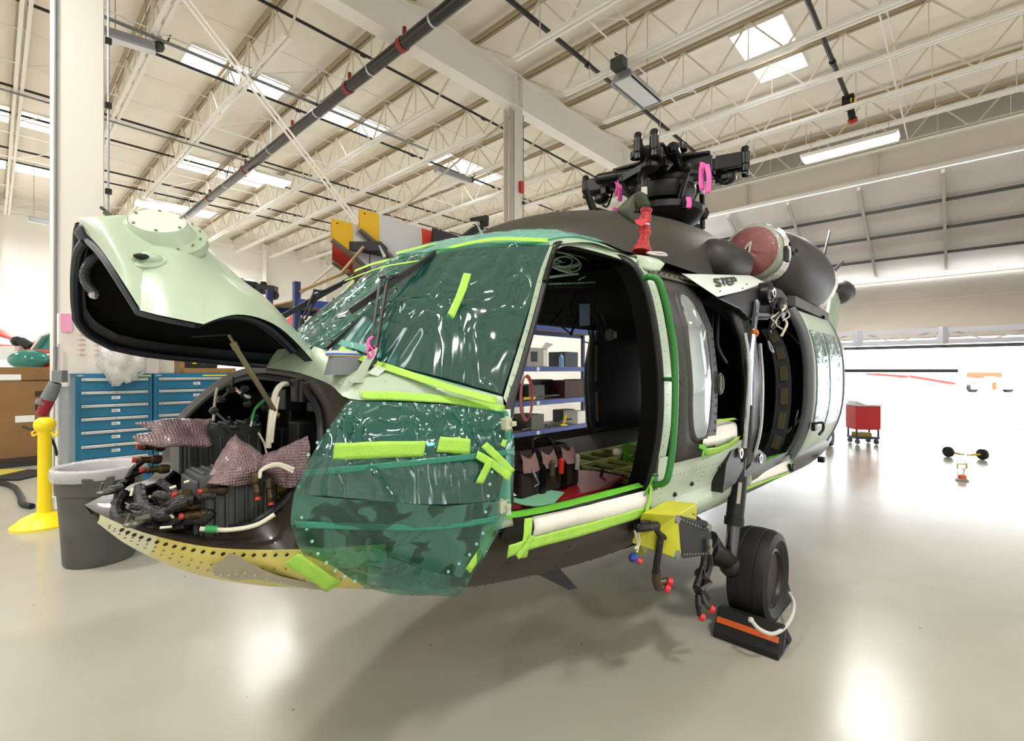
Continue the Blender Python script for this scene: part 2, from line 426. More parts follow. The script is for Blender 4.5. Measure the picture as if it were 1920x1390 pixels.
# lamps
lampm = M('lamp_glow', '#fff6d2', emit=5)
def arealight(parent, loc, w, h, power, col=(1, .975, .94)):
    d = bpy.data.lights.new('lamp_light', 'AREA'); d.shape = 'RECTANGLE'; d.size = w; d.size_y = h; d.energy = power; d.color = col
    o = bpy.data.objects.new('lamp_light', d); C.objects.link(o); o.parent = parent; o.location = loc; return o
LP = 330
def high_bay(s, q, z, lab, rz=0, L_=1.25, wd=.62, power=LP):
    t = thing('high_bay_light', lab, 'lamp', W(s, q, z), PI/2-PHI+rz)
    b = MB(); b.box((0,0,.1), (L_, wd, .06)); b.prism([(-L_/2,-wd/2,.1), (L_/2,-wd/2,.1), (L_/2-.05,-wd/2-.06,0), (-L_/2+.05,-wd/2-.06,0)], (0,.01,0)); b.prism([(-L_/2,wd/2,.1), (L_/2,wd/2,.1), (L_/2-.05,wd/2+.06,0), (-L_/2+.05,wd/2+.06,0)], (0,.01,0))
    b.build('housing', white, t, smooth=0)
    n = 4
    for k in range(n):
        y = -wd/2+wd*(k+.5)/n; b = MB(); b.tube([(-L_/2+.03, y, .03), (L_/2-.03, y, .03)], wd/n*.42, 8); b.build('tube_lamp', lampm, t)
    b = MB(); b.tube([(-L_*.4,0,.12), (-L_*.4,0,ZJ-z)], .006, 4); b.tube([(L_*.4,0,.12), (L_*.4,0,ZJ-z)], .006, 4); b.build('hanging_wire', grey, t)
    if power: arealight(t, (0,0,-.03), L_, wd, power)
    return t
for (x, y, z, lab, rz, L_) in ((1590, 281, 8.0, 'long lit louvred fluorescent fixture hanging before the header beam', PI/2, 2.3), (505, 338, 8.3, 'bright square fluorescent high-bay fixture hanging left of the middle column', 0, 1.25), (287, 387, 8.3, 'left one of two small lit fixtures just above the raised nose door', 0, 1.1), (316, 390, 8.3, 'right one of two small lit fixtures just above the raised nose door', 0, 1.1)):
    s_, q_ = sq(at(x, y, z)); high_bay(s_, q_, z, lab, rz, L_, .5 if L_ > 2 else .7, 500)
def sqy(x, Y): return sq(V3(((x-CXP)/FPX*Y, Y, 0)))
for i, (s, q) in enumerate(((1.5, -3), (-4, 3), (7, -9), (-4, -8), (-2, 7), (-6, 12.5), (-5, 22), (-3, 30), sqy(300, 24), sqy(370, 27), sqy(1020, 24), sqy(1110, 28), (0, -12))):  # added lamps, off-frame and hidden behind the helicopter, to brighten the hangar
    high_bay(s, q, 8.3, 'unseen high-bay fixture added under the roof joists to light the hangar')['group'] = 'added high-bay lamps out of view'
# unlit reflector lamp
p = at(1195, 175, 8.3); s_, q_ = sq(p)
t = thing('reflector_lamp', 'unlit grey box reflector lamp hanging above the rotor head', 'lamp', p, PI/2-PHI)
b = MB(); b.grid([[(-.75,-.28,0),(.75,-.28,0)],[(-.7,-.18,.2),(.7,-.18,.2)],[(-.7,.18,.2),(.7,.18,.2)],[(-.75,.28,0),(.75,.28,0)]]); b.prism([(-.75,-.28,0),(-.7,-.18,.2),(-.7,.18,.2),(-.75,.28,0)],(.01,0,0)); b.prism([(.75,-.28,0),(.7,-.18,.2),(.7,.18,.2),(.75,.28,0)],(.01,0,0))
b.build('reflector', M('reflector', '#a9adb4', .35, .5), t, smooth=0, solid=.015)
b = MB(); b.box((0,0,.02),(1.4,.4,.02)); b.build('lens', M('lens_grey', '#d8dade', .25), t, smooth=0)
b = MB(); b.box((-.85,0,.3),(.25,.3,.22)); b.tube([(-.85,0,.3),(-.85,.1,.6),(-.6,0,.55)],.02,6); b.build('ballast', M('ballast_dark', '#3f4540', .5), t, smooth=0, bevel=.01)
b = MB(); [b.tube([(x_, 0, .15), (x_, 0, ZT-8.3)], .008, 5) for x_ in (-.5, .5)]; b.build('hanging_wire', grey, t)
# tube heater / grey duct beside left column, far grey fixture, left lamp
for (x0, y0, x1, y1, z, lab) in ((196, 62, 292, 92, 8.6, 'grey box strip fixture with wiring next to the top of the thick left column'), (818, 318, 880, 340, 8.5, 'unlit grey strip fixture hanging left of the middle column'), (52, 410, 108, 422, 7.6, 'unlit grey strip fixture on the far left wall side')):
    a_ = at(x0, y0, z); c_ = at(x1, y1, z); t = thing('strip_fixture', lab, 'lamp', a_)
    b = MB(); b.bar((0,0,0), c_-a_, .3, .16); b.build('housing', M('fixture_grey', '#9da0a8', .45, .3), t, smooth=0, bevel=.02)
    b = MB(); b.bar(V3((0,0,-.09)), c_-a_+V3((0,0,-.09)), .2, .02); b.build('lens', M('lens_grey', '#d8dade', .25), t, smooth=0)
    b = MB(); b.ball(c_-a_+V3((.05,0,.05)), (.14,.1,.12), 8); b.tube([c_-a_, c_-a_+V3((.2,.1,.25)), c_-a_+V3((.1,.3,.5))], .02, 5); b.build('wiring', M('ballast_dark', '#3f4540', .5), t)
    b = MB(); [b.tube([(c_-a_)*f_, (c_-a_)*f_+V3((0, 0, ZT-z))], .008, 5) for f_ in (.2, .8)]; b.build('hanging_wire', grey, t)

# bifold hangar door, partly raised
FO, ZF, ZB, ZH = 25.2, 5.45, 2.5, 7.95
t = thing('bifold_door', 'huge bifold hangar door folded outward above the open doorway', 'door', W(S1, 0, 0))
o0 = W(S1, 0, 0)
def Wd(s, q, z): return W(s, q, z)-o0
panm = M('door_panel', '#c9c6c2', .6, var=.1, vs=.7, stretch=(1,1,.5)); panm2 = M('door_panel_lower', '#a9a196', .6, var=.1, vs=.6); mul = M('mullion', '#a8a49c', .5); dk = M('door_dark', '#3a3838', .6)
b = MB(); b.grid([[Wd(S1+.2, Q0, ZH+.1), Wd(S1+.2, 9.2, ZH+.1)], [Wd(FO+.2, Q0, ZF+.1), Wd(FO+.2, 9.2, ZF+.1)]]); b.build('upper_leaf', panm, t, smooth=0, solid=.04)
b = MB(); b.grid([[Wd(FO+.1, Q0, ZF), Wd(FO+.1, 9.2, ZF)], [Wd(S1+.3, Q0, ZB+.25), Wd(S1+.3, 9.2, ZB+.25)]]); b.build('lower_leaf', panm2, t, smooth=0, solid=.04)
for q in [9.0-2.15*k for k in range(13)]:
    b = MB(); b.bar(Wd(S1+.1, q, ZH-.05), Wd(FO, q, ZF-.02), .09, .16); b.bar(Wd(FO, q, ZF-.15), Wd(S1+.15, q, ZB+.1), .09, .16); b.build('mullion', mul, t, smooth=0)
for k, fz in enumerate((.25, .5, .75)):
    b = MB(); s = S1+(FO-S1)*fz; z = ZH+(ZF-ZH)*fz; b.bar(Wd(s, Q0, z-.01), Wd(s, 9.2, z-.01), .07, .1); b.build('girt', dk, t, smooth=0)
for fz in (.4, .8):
    b = MB(); s = FO+(S1-FO)*fz; z = ZF+(ZB-ZF)*fz; b.bar(Wd(s, Q0, z-.03), Wd(s, 9.2, z-.03), .08, .1); b.build('girt', mul, t, smooth=0)
b = MB(); b.bar(Wd(FO-.1, Q0, ZF-.2), Wd(FO-.1, 9.2, ZF-.2), .12, .16); b.build('fold_rail', dk, t, smooth=0)
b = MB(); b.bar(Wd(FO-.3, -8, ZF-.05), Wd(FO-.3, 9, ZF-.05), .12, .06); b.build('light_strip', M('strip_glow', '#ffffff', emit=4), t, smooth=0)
b = MB()
b.bar(Wd(S1, Q0, ZB+.45), Wd(S1, 9.2, ZB+.45), .12, .14); b.bar(Wd(S1, Q0, ZB+.1), Wd(S1, 9.2, ZB+.1), .12, .14)
for q in [9.0-2.15*k for k in range(13)]: b.bar(Wd(S1-.03, q, ZB+.02), Wd(S1-.03, q, ZB+.55), .2, .22); b.bar(Wd(S1, q, ZB+.5), Wd(S1, q-1.0, ZB+.1), .03, .04); b.bar(Wd(S1, q-1.0, ZB+.1), Wd(S1, q-2.15, ZB+.5), .03, .04)
b.build('bottom_truss', M('truss_white', '#a9a9b2', .5), t, smooth=0)
b = MB(); b.bar(Wd(S1, Q0, ZB-.05), Wd(S1, 9.2, ZB-.05), .2, .1); b.build('bottom_seal', dk, t, smooth=0)

# ---------------------------------------------------------------- outside
def floorpt(x, y): t = CAMH*FPX/(y-CYP); return V3(((x-CXP)/FPX*t, t, 0))
b = MB(); b.box((95, 120, 2.2), (90, 8, 4.4), Matrix.Rotation(-.2, 3, 'Z')); tag(b.build('distant_hangar', M('far_wall', '#eeeef4', .7), smooth=0), 'pale distant airport building across the apron', 'building')
# ================================================================ HELICOPTER
TH = math.radians(43.6); HS, HC = math.sin(TH), math.cos(TH)
NX, NY = 1.53-HS*4.45, 4.96-HC*4.45
def H(a, p, z): return V3((a, -p, z))                 # a aft of the nose, p to port, z up
def kp(x, y, p):                                       # helicopter point on a buttock line
    rx = (x-CXP)/FPX; rz = -(y-CYP)/FPX
    t = (p+NX*HC-NY*HS)/(rx*HC-HS)
    dx, dy = t*rx-NX, t-NY
    return H(dx*HS+dy*HC, p, CAMH+t*rz)
def ka(x, y, a):                                       # ... on a station
    rx = (x-CXP)/FPX; rz = -(y-CYP)/FPX
    t = (a+NX*HS+NY*HC)/(rx*HS+HC)
    dx, dy = t*rx-NX, t-NY
    return H(a, dx*HC-dy*HS, CAMH+t*rz)
def kz(x, y, z):
    rx = (x-CXP)/FPX; rz = -(y-CYP)/FPX; t = (z-CAMH)/rz; dx, dy = t*rx-NX, t-NY
    return H(dx*HS+dy*HC, dx*HC-dy*HS, z)
def mir(G): return [[V3((p.x, -p.y, p.z)) for p in r] for r in G]
def mirp(r): return [V3((p[0], -p[1], p[2])) for p in r]
HR = thing('helicopter', 'large military helicopter in pale green primer, nose door raised, cockpit masked with green film', 'helicopter', (NX, NY, 0), PI/2-TH)

lg = M('primer_green', '#b0c3ab', .36, var=.05, vs=2, coat=.3)
lg2 = M('primer_panel', '#b9c8b6', .4, var=.06, vs=4)
brown = M('olive_brown', '#30281f', .42, var=.2, vs=2.5, coat=.15)
olive = M('cowl_olive', '#3a382f', .5, var=.18, vs=2.2, bump=.1, bs=30)
yel = M('yellow_primer', '#cfc065', .38, var=.12, vs=3, col2='#c3bb6a')
dgrey = M('dark_grey_panel', '#3e3c3c', .48, var=.15, vs=3)
mgrey = M('nacelle_grey', '#3b3a39', .5, var=.12, vs=3)
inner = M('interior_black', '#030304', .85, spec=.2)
innerg = M('interior_grey', '#2a3036', .65)
seal = M('seal_navy', '#14161c', .45)
tape = M('tape_green', '#a9de55', .6, var=.12, vs=14, bump=.25, bs=30)
tapedk = M('tape_green_dark', '#63bd2a', .6, var=.15, vs=14, bump=.25, bs=30)
paper = M('paper_white', '#ebe6df', .65, bump=.3, bs=14)
film = sheet('green_film', '#8ccfc6', .12, .07, .10, 4.2, .05, stretch=(1.4, 1.4, .4), dcol='#48b5a5')
film_ws = sheet('green_film_windshield', '#8ccfc6', .11, .10, .10, 2.0, .04, stretch=(1.5, 1.5, .35), dcol='#48b5a5')
filml = sheet('green_film_thin', '#c9ece6', .05, .15, .07, 4.0, .03, dcol='#9fd8cf')
film2 = sheet('green_film_bubbled', '#92c4b4', .40, .03, .16, 4.0, .05, patch=8, dcol='#6aa894')
filmc = sheet('green_film_roof', '#7fcfbd', .5, .04, .1, 6, .02, dcol='#8fd0c2')
glass = None
rivd = M('rivet_dark', '#17150f', .5)
rivl = M('rivet_light', '#a9b9a0', .35, .3)
green = M('handle_green', '#2f7a36', .35)
harn = M('harness_black', '#050505', .5, bump=.5, bs=60)
wirew = M('wire_white', '#d9d3c2', .5)
brass = M('connector_brass', '#3d2f17', .4, .4)
boxg = M('avionics_grey', '#45484a', .5)
chrome = M('chrome', '#b9bcc0', .12, 1)

# ---- body rings: belt, side, corner, bottom, keel
RINGS = [(.03, (.12,1.2),(.10,1.18),(.07,1.165),(.04,1.155),(0,1.15)),
 (.12, (.34,1.165),(.31,1.13),(.24,1.09),(.12,1.06),(0,1.05)),
 (.28, (.48,1.11),(.46,1.05),(.36,.99),(.2,.945),(0,.93)),
 (.50, (.58,1.07),(.57,1.0),(.46,.905),(.25,.85),(0,.83)),
 (.80, (.70,1.04),(.70,.95),(.58,.84),(.32,.765),(0,.74)),
 (1.2, (.84,1.0),(.85,.88),(.70,.745),(.40,.67),(0,.65)),
 (1.7, (.97,.98),(.98,.85),(.80,.70),(.5,.62),(0,.6)),
 (2.2, (1.07,.98),(1.08,.84),(.86,.68),(.6,.60),(0,.58)),
 (3.2, (1.14,.98),(1.13,.86),(.94,.70),(.65,.57),(0,.55)),
 (4.6, (1.14,.98),(1.13,.86),(.98,.68),(.65,.55),(0,.53)),
 (6.5, (1.12,.98),(1.11,.86),(.95,.68),(.6,.55),(0,.53)),
 (8.4, (.55,1.3),(.54,1.1),(.42,.98),(.28,.9),(0,.88))]
def ringrows(i0, i1):
    R = []
    for r in RINGS[i0:i1+1]:
        port = [H(r[0], p, z) for p, z in r[1:]]
        R.append(port+[V3((v.x, -v.y, v.z)) for v in port[-2::-1]])
    return R
G = crgrid(ringrows(0, 11), 5, 4)
def cut(a0, a1): return [r for r in G if a0-1e-6 <= r[0].x <= a1+1e-6]
# yellow primed lower nose with dimple holes
def belly_rivets(b, rows, js, r, step=1, off=.001):
    for j in js:
        pts = [q[j] for q in rows][::step]
        for k in range(len(pts)-1):
            for t in (0, .5):
                p = pts[k].lerp(pts[k+1], t); n = V3((0, p.y*1.2, p.z-1.2)); b.rivets([p+n.normalized()*off], r, n)
gi = [i for i, r in enumerate(G) if abs(r[0].x-.80) < 1e-6][0]
g2 = [i for i, r in enumerate(G) if abs(r[0].x-6.5) < 1e-6][0]
gt = 6
b = MB(); b.grid(G[:gt+1]); b.build('nose_tip_panel', M('tip_cream', '#cfcfae', .4), HR, smooth=60)
b = MB(); b.grid(G[gt:gi+1]); b.mi = 1
fine = crgrid([[r[k] for k in (0, 1, 2, 3, 4, 5, 6, 8, 12, 16)] for r in G[:gi+1]], 3, 1)
for j, st in ((0, 1),):
    pts = [r[j].copy() for r in fine]
    for p in pts[8::2]: b.rivets([p+V3((0, -.004, -.018))], .0075, (0, -1, -.4), .001)
for j in (4, 6):
    for p in [r[j] for r in fine][4::2]: b.rivets([p+V3((0, -.003, -.003))], .005, (0, -.6, -1), .001)
b.build('lower_nose_panel', [yel, rivd], HR, smooth=60)
g22 = [i for i, r in enumerate(G) if abs(r[0].x-2.2) < 1e-6][0]; g34 = g22+6
b = MB(); b.grid(G[g22:g34+1]); b.build('gunner_belly_panel', lg2, HR, smooth=60)
b = MB(); b.grid(G[g34:g2+1]); b.build('cabin_belly_panel', brown, HR, smooth=60)
b = MB(); b.grid(G[gi:g22+1]); b.mi = 1
for a in (1.0, 1.3, 1.62, 1.95, 2.1):
    row = min(G, key=lambda r: abs(r[0].x-a))
    for k in range(1, 13): b.rivets([row[k]+V3((0, -.002, -.002))], .005, (0, -.7, -.7), .002)
belly = b.build('belly_panel', [brown, rivd], HR, smooth=60)
b = MB(); b.grid(G[g2:]); b.build('aft_belly_panel', lg2, HR, smooth=60)
# little keel fairing under the nose
b = MB()
fr = [kp(395,1060,.50), kp(412,1052,.53), kp(432,1036,.57), kp(462,1052,.56), kp(520,1078,.54), kp(600,1094,.53)]
lo = [kp(392,1070,.42), kp(430,1080,.40), kp(470,1086,.40), kp(520,1092,.41), kp(570,1097,.44), kp(602,1099,.47)]
md = [(p+q)/2+H(0, .035, -.012) for p, q in zip(fr, lo)]
b.grid(crgrid([[p+H(0,.012,0) for p in fr], md, [p+H(0,.01,-.01) for p in lo]], 4, 4)); b.mi = 1; b.rivets([p+H(0,.004,0) for p in cr(md, 2)], .006, (0, -1, -.4))
b.build('landing_light_fairing', [M('fairing_beige', '#9f9a86', .4), rivl], HR, smooth=60)

# ---- nose bay: flange, tray, dark interior
outer = [kp(500,690,0), kp(570,702,.22), kp(620,722,.4), kp(655,748,.56), kp(640,795,.63), kp(604,835,.64), kp(575,885,.63), H(.50,.58,1.07), H(.28,.48,1.11), H(.12,.34,1.165), H(.03,.12,1.2), H(0,0,1.215)]
innr = [kp(500,708,0), kp(560,720,.19), kp(597,760,.34), kp(607,805,.45), kp(604,850,.49), kp(582,897,.49), kp(548,935,.47), kp(490,978,.42), kp(400,998,.34), kp(320,990,.27), H(.13,.12,1.19), H(.10,0,1.2)]
def ring2(a_, b_): return cr(a_, 4), cr(b_, 4)
oo, ii = ring2(outer, innr)
mid_ = [(p+q)/2+(V3((p.x+.25, 0, 0))-V3((p.x, 0, 0)))*-.03+V3((0, 0, .006)) for p, q in zip(oo, ii)]
b = MB(); b.grid([oo, mid_, ii]); b.mi = 1
for p, q in list(zip(oo, ii))[2:26]:
    for t in (.28,): b.rivets([p.lerp(q, t)+V3((-.006, -.004, 0))], .0035, (-1, -.5, .1), .001)
b.build('bay_flange', [brown, rivd], HR, smooth=50)
outS = cr([kp(500,690,0), kp(455,692,-.2), kp(405,715,-.4), kp(358,755,-.55), kp(325,792,-.62), kp(308,830,-.64), H(.34,-.62,1.25), H(.28,-.52,1.19), H(.2,-.42,1.19), H(.12,-.32,1.19), H(.03,-.12,1.2), H(0,0,1.215)], 4)
inS = cr([kp(500,708,0), kp(462,711,-.17), kp(418,731,-.33), kp(374,767,-.47), kp(344,803,-.53), kp(332,838,-.54), H(.40,-.50,1.24), H(.33,-.42,1.18), H(.24,-.33,1.17), H(.17,-.22,1.18), H(.12,-.12,1.19), H(.10,0,1.2)], 4)
b = MB(); b.grid([outS, inS]); b.build('bay_flange', brown, HR, smooth=50)
b = MB(); b.grid([[p+H(.25,-.06,-.06) if p.z > 1.22 else p+H(.02,0,-.04) for p in outS], outS]); b.build('starboard_nose_skin', M('film_teal_solid', '#2c7f73', .3), HR, smooth=60)
b = MB(); loop = ii+mirp(ii)[::-1][1:]
b.tube([p+V3((-.012, 0, .004)) for p in ii], .016, 8); b.tube([p+V3((-.012, 0, .004)) for p in inS], .016, 8)
b.build('bay_seal', seal, HR)
# recessed bay liner
def shrink(P, k, dz): 
    return [V3((p.x+ (.55 if p.z > 1.3 else .12)*k + (.1*k), p.y*(1-.12*k), p.z-dz*k*(1 if p.z < 1.3 else 0))) for p in P]
b = MB(); l1, l2 = shrink(ii, .5, .16), shrink(ii, 1, .26)
b.grid([ii, l1, l2, [V3((.6, 0, 1.0))]*len(ii)]); m1_, m2_ = shrink(inS, .5, .16), shrink(inS, 1, .26); b.grid([inS, m1_, m2_, [V3((.6, 0, 1.0))]*len(inS)])
b.build('bay_liner', inner, HR, smooth=50)
# lip latches
for (x, y, p) in ((186, 925, .05), (236, 985, .33)):
    b = MB(); q = kp(x, y, p); b.tube([q, q+H(.01, -.0, .035)], .005, 6); b.ball(q+H(.02,0,0), (.03,.02,.012), 8); b.tube([q+H(.03,-.02,.004), q+H(.07,-.03,.006)], .012, 6)
    b.build('latch', M('latch_dark', '#55584e', .4, .3), HR)

# ---- avionics inside the bay
def fins(b, c, d, n):
    b.box(c, d)
    for k in range(n):
        x = c[0]-d[0]/2+d[0]*(k+.5)/n
        b.box((x, c[1]-d[1]/2-.008, c[2]-.01), (d[0]/n*.35, .02, d[2]*.8))
def hbox(name, c0, d, mat, n=8, par=None):
    b = MB(); b.box((0,0,0), d); 
    for k in range(n):
        x = -d[0]/2+d[0]*(k+.5)/n; b.box((x, -d[1]/2-.006, -.02), (d[0]/n*.3, .018, d[2]*.75))
        b.box((x, 0, d[2]/2+.004), (d[0]/n*.3, d[1]*.8, .012))
    b.box((-d[0]/2-.008, 0, 0), (.016, d[1]*.9, d[2]*.85))
    o = b.build(name, mat, par or HR, smooth=0, bevel=.006); o.location = c0; return o
# port (near) unit and starboard unit: top face under the bubble wrap
pa = kp(445, 915, .28); hbox('avionics_box', H(.40, .27, 1.22), (.26, .2, .22), boxg)
hbox('avionics_box', H(.46, -.12, 1.36), (.3, .18, .2), boxg)
hbox('rack_shelf', H(.42, .06, 1.19), (.42, .30, .025), M('shelf_bronze', '#5a4a20', .4, .3), 4)
b = MB()   # rear bulkhead gear
rnd = random.Random(3)
for k in range(14):
    c = H(.74+rnd.uniform(-.05,.05), rnd.uniform(-.4,.3), rnd.uniform(1.25,1.62)); b.box(c, (.08, rnd.uniform(.05,.12), rnd.uniform(.05,.12)))
b.build('equipment_rack', M('equip_black', '#17181a', .45), HR, smooth=0, bevel=.006)
# connectors
for (x, y, p, tx, ty) in ((292,838,.02,-1,0), (285,862,.05,-1,0), (300,880,.08,-1,0), (362,925,.33,-1,0), (358,950,.37,-1,0), (375,965,.4,-1,0), (408,920,.38,1,0), (480,905,.45,0,-1), (505,915,.46,0,-1)):
    q = kp(x, y, p); b = MB(); ax = V3((-1, 0, .1)) if tx else V3((0, -.3, -1))
    b.lathe([(.014,-.03),(.018,-.02),(.018,.0),(.013,.005),(.013,.03),(.015,.035),(.009,.05)], q, ax, 12); c_ = b.build('connector', brass, HR)
    b = MB(); b.tube([q+ax*.05, q+ax*.06], .010, 8); b.build('collar', M('collar_red', '#b5301f', .5), c_)
# harness bundle heaped in the tray
rnd = random.Random(5)
for k in range(13):
    x0, y0 = rnd.uniform(245, 300), rnd.uniform(925, 975); x1, y1 = rnd.uniform(300, 395), rnd.uniform(925, 980)
    p0, p1 = rnd.uniform(.05,.25), rnd.uniform(.2,.42)
    P = [kp(x0, y0, p0), kp((x0+x1)/2+rnd.uniform(-20,20), (y0+y1)/2+rnd.uniform(-14,24), (p0+p1)/2), kp(x1, y1, p1), kp(x1+25, y1-rnd.uniform(0,18), p1+.02)]
    b = MB(); b.tube(cr(P, 6), rnd.uniform(.010,.018), 8); b.build('wiring_harness', harn, HR)
for (pts, r) in (([(232,925,.03),(218,960,.12),(245,990,.22),(300,992,.3),(350,985,.36)], .018), ([(245,900,-.05),(225,915,.0),(222,945,.06)], .016), ([(300,930,.2),(330,960,.3),(352,950,.34)], .02), ([(262,915,.05),(270,950,.2),(320,975,.3)], .02),
                 ([(275,880,.0),(250,890,.0),(235,905,.0)], .012), ([(268,865,-.02),(250,880,0),(240,897,.02)], .011), ([(300,905,.1),(330,925,.2),(345,945,.28)],.016)):
    b = MB(); P = [kp(*q) for q in pts]; b.tube(cr(P, 6), r, 8); b.build('wiring_harness', harn, HR)
for (x, y, p, dx, dy) in ((245,930,.1,4,-14), (268,962,.2,3,-14), (320,965,.33,9,10), (300,990,.33,22,-2), (345,905,.3,10,-3), (290,950,.2,-10,8), (250,945,.12,12,-2), (330,912,.28,-12,4)):
    b = MB(); b.tube([kp(x, y, p+.03), kp(x+dx, y+dy, p+.03)], .0045, 5); b.build('cable_tag', M('tag_cream', '#e6dfc6', .6), HR)
# cables
for (nm, pts, r, mt) in (
    ('white_cable', [(503,840,.25),(508,790,.25),(516,740,.22),(528,722,.2),(540,720,.15)], .012, wirew),
    ('white_cable', [(510,830,.26),(514,790,.26),(522,745,.22)], .006, wirew),
    ('white_cable', [(400,790,-.1),(404,745,-.15),(408,728,-.15)], .006, wirew),
    ('white_cable', [(375,992,.42),(430,994,.46),(480,985,.5),(515,965,.52)], .008, wirew),
    ('green_sleeve', [(384,992,.45),(407,993,.46)], .012, M('sleeve_green', '#1f8f45', .45)),
    ('white_cable', [(487,895,.5),(492,880,.5),(520,870,.52),(552,880,.55)], .006, wirew),
    ('white_cable', [(487,897,.5),(490,883,.5),(520,873,.52),(550,886,.55)], .005, wirew),
    ('green_cable', [(472,790,.1),(480,765,.1),(500,748,.1),(515,750,.1)], .006, M('sleeve_green', '#1f8f45', .45)),
    ('white_cable', [(440,728,-.1),(455,740,-.05),(468,745,0)], .007, wirew),
    ('white_cable', [(470,800,.1),(478,770,.1),(492,755,.1)], .004, wirew),
    ('white_cable', [(485,812,.15),(495,830,.2),(500,850,.25)], .004, wirew)):
    b = MB(); b.tube(cr([kp(*q) for q in pts], 6), r, 8); b.build(nm, mt, HR)
rnd = random.Random(9)
for k in range(10):
    x, y = rnd.uniform(400, 540), rnd.uniform(720, 820); b = MB(); q = kp(x, y, .05); b.ball(q, (.02,.018,.016), 8); b.tube([q, q+V3((rnd.uniform(-.05,.05), -.03, rnd.uniform(-.06,.06)))], .006, 6)
    b.build('fitting', M('fitting_mix', '#3d3f42', .35, .5), HR)

# ---- raised nose door
top_c = cr([kp(163,428,-.06), kp(190,412,0), kp(235,404,0), kp(300,420,.0), kp(350,434,0), kp(400,480,0), kp(455,532,0), kp(505,572,0), kp(555,632,0), kp(600,690,.0)], 10)
tfr = [0, .11, .2, .28, .35, .37, .46, .54, .56, .62, .68, .75, .83, .91, 1]
top_sil = [top_c[int(round(f*(len(top_c)-1)))] for f in tfr]
rimP = [kp(160,436,.06), kp(185,462,.18), kp(212,500,.3), kp(240,543,.38), kp(262,578,.43), kp(267,583,.44), kp(322,596,.52), kp(377,607,.555), kp(384,607,.555), kp(410,597,.54), kp(445,590,.51), kp(485,596,.45), kp(525,615,.38), kp(563,650,.30), kp(600,692,.22)]
rimS_ = [kp(152,438,-.05), kp(136,466,-.15), kp(131,520,-.28), kp(133,575,-.38), kp(146,618,-.45), kp(205,655,-.5), kp(290,672,-.52), kp(400,683,-.5), kp(500,692,-.4), kp(592,697,-.22)]
rc = cr(rimS_, 10); rimS = [rc[int(round(f*(len(rc)-1)))] for f in (0,.1,.2,.3,.37,.4,.48,.55,.57,.63,.7,.77,.85,.92,1)]
rows = []
for t, s, s2 in zip(top_sil, rimP, rimS):
    m1 = t.lerp(s, .33)+V3((-.01, -.02, .035)); m2 = t.lerp(s, .7)+V3((-.02, -.03, .035))
    n1 = t.lerp(s2, .33)+V3((-.01, .02, .03)); n2 = t.lerp(s2, .7)+V3((-.02, .03, .03))
    rows.append([s, m2, m1, t, n1, n2, s2])
NG = crgrid(rows, 3, 5)
# push the outer crown up so that the profile line is the silhouette
b = MB(); b.grid([r[:22] for r in NG]); b.mi = 1; b.grid([r[21:] for r in NG[:22]]); b.mi = 0; b.grid([r[21:] for r in NG[21:]]); nd = b.build('nose_door', [lg, M('flange_black', '#0d0e11', .5)], HR, smooth=70)
# port side upper face detail helpers: point on door surface by (i,j)
def nsurf(u, v):
    i = u*(len(NG)-1); j = v*(len(NG[0])-1); i0, j0 = min(int(i), len(NG)-2), min(int(j), len(NG[0])-2); fi, fj = i-i0, j-j0
    p = NG[i0][j0].lerp(NG[i0][j0+1], fj).lerp(NG[i0+1][j0].lerp(NG[i0+1][j0+1], fj), fi)
    n = (NG[i0+1][j0]-NG[i0][j0]).cross(NG[i0][j0+1]-NG[i0][j0]).normalized()
    if n.z < 0: n = -n
    return p, n
def near(x, y):
    """parameter on the door surface that projects to pixel x,y (rough search, done once at build time)"""
    best = None
    for i in range(0, 61):
        for j in range(0, 40):
            u, v = i/60, j/60; p, n = nsurf(u, v)
            X = NX+p.x*HS-p.y*HC; Y = NY+p.x*HC+p.y*HS
            d = (CXP+FPX*X/Y-x)**2+(CYP-FPX*(p.z-CAMH)/Y-y)**2
            if best is None or d < best[0]: best = (d, p, n)
    return best[1], best[2]
b = MB(); IN = []
for r in NG:
    c = (r[0]+r[-1])/2+V3((0, 0, .02)); IN.append([c+(p-c)*.955 for p in r])
b.grid(IN); b.grid([[p for p in NG[0]], IN[0]]); b.build('door_lining', inner, nd, smooth=70)
lip = [r[0] for r in NG]; lis = [r[-1] for r in NG]; lfr = NG[0]
lp = lip[::-1]+lfr+lis
b = MB(); c0 = sum(lp, V3((0,0,0)))/len(lp)
lin_ = [p.lerp(c0, .10)+V3((0, 0, .004)) for p in lp]; lin2 = [p.lerp(c0, .2)+V3((0, 0, .03)) for p in lp]
b.grid([lp, lin_, lin2]); b.build('rim_flange', M('flange_black', '#0d0e11', .5), nd, smooth=60)
b = MB(); b.tube([p.lerp(c0, .09)+V3((-.004, 0, -.006)) for p in lp[2:-2]], .017, 8); b.build('rim_seal', M('rim_seal_navy', '#141a2c', .42), nd)
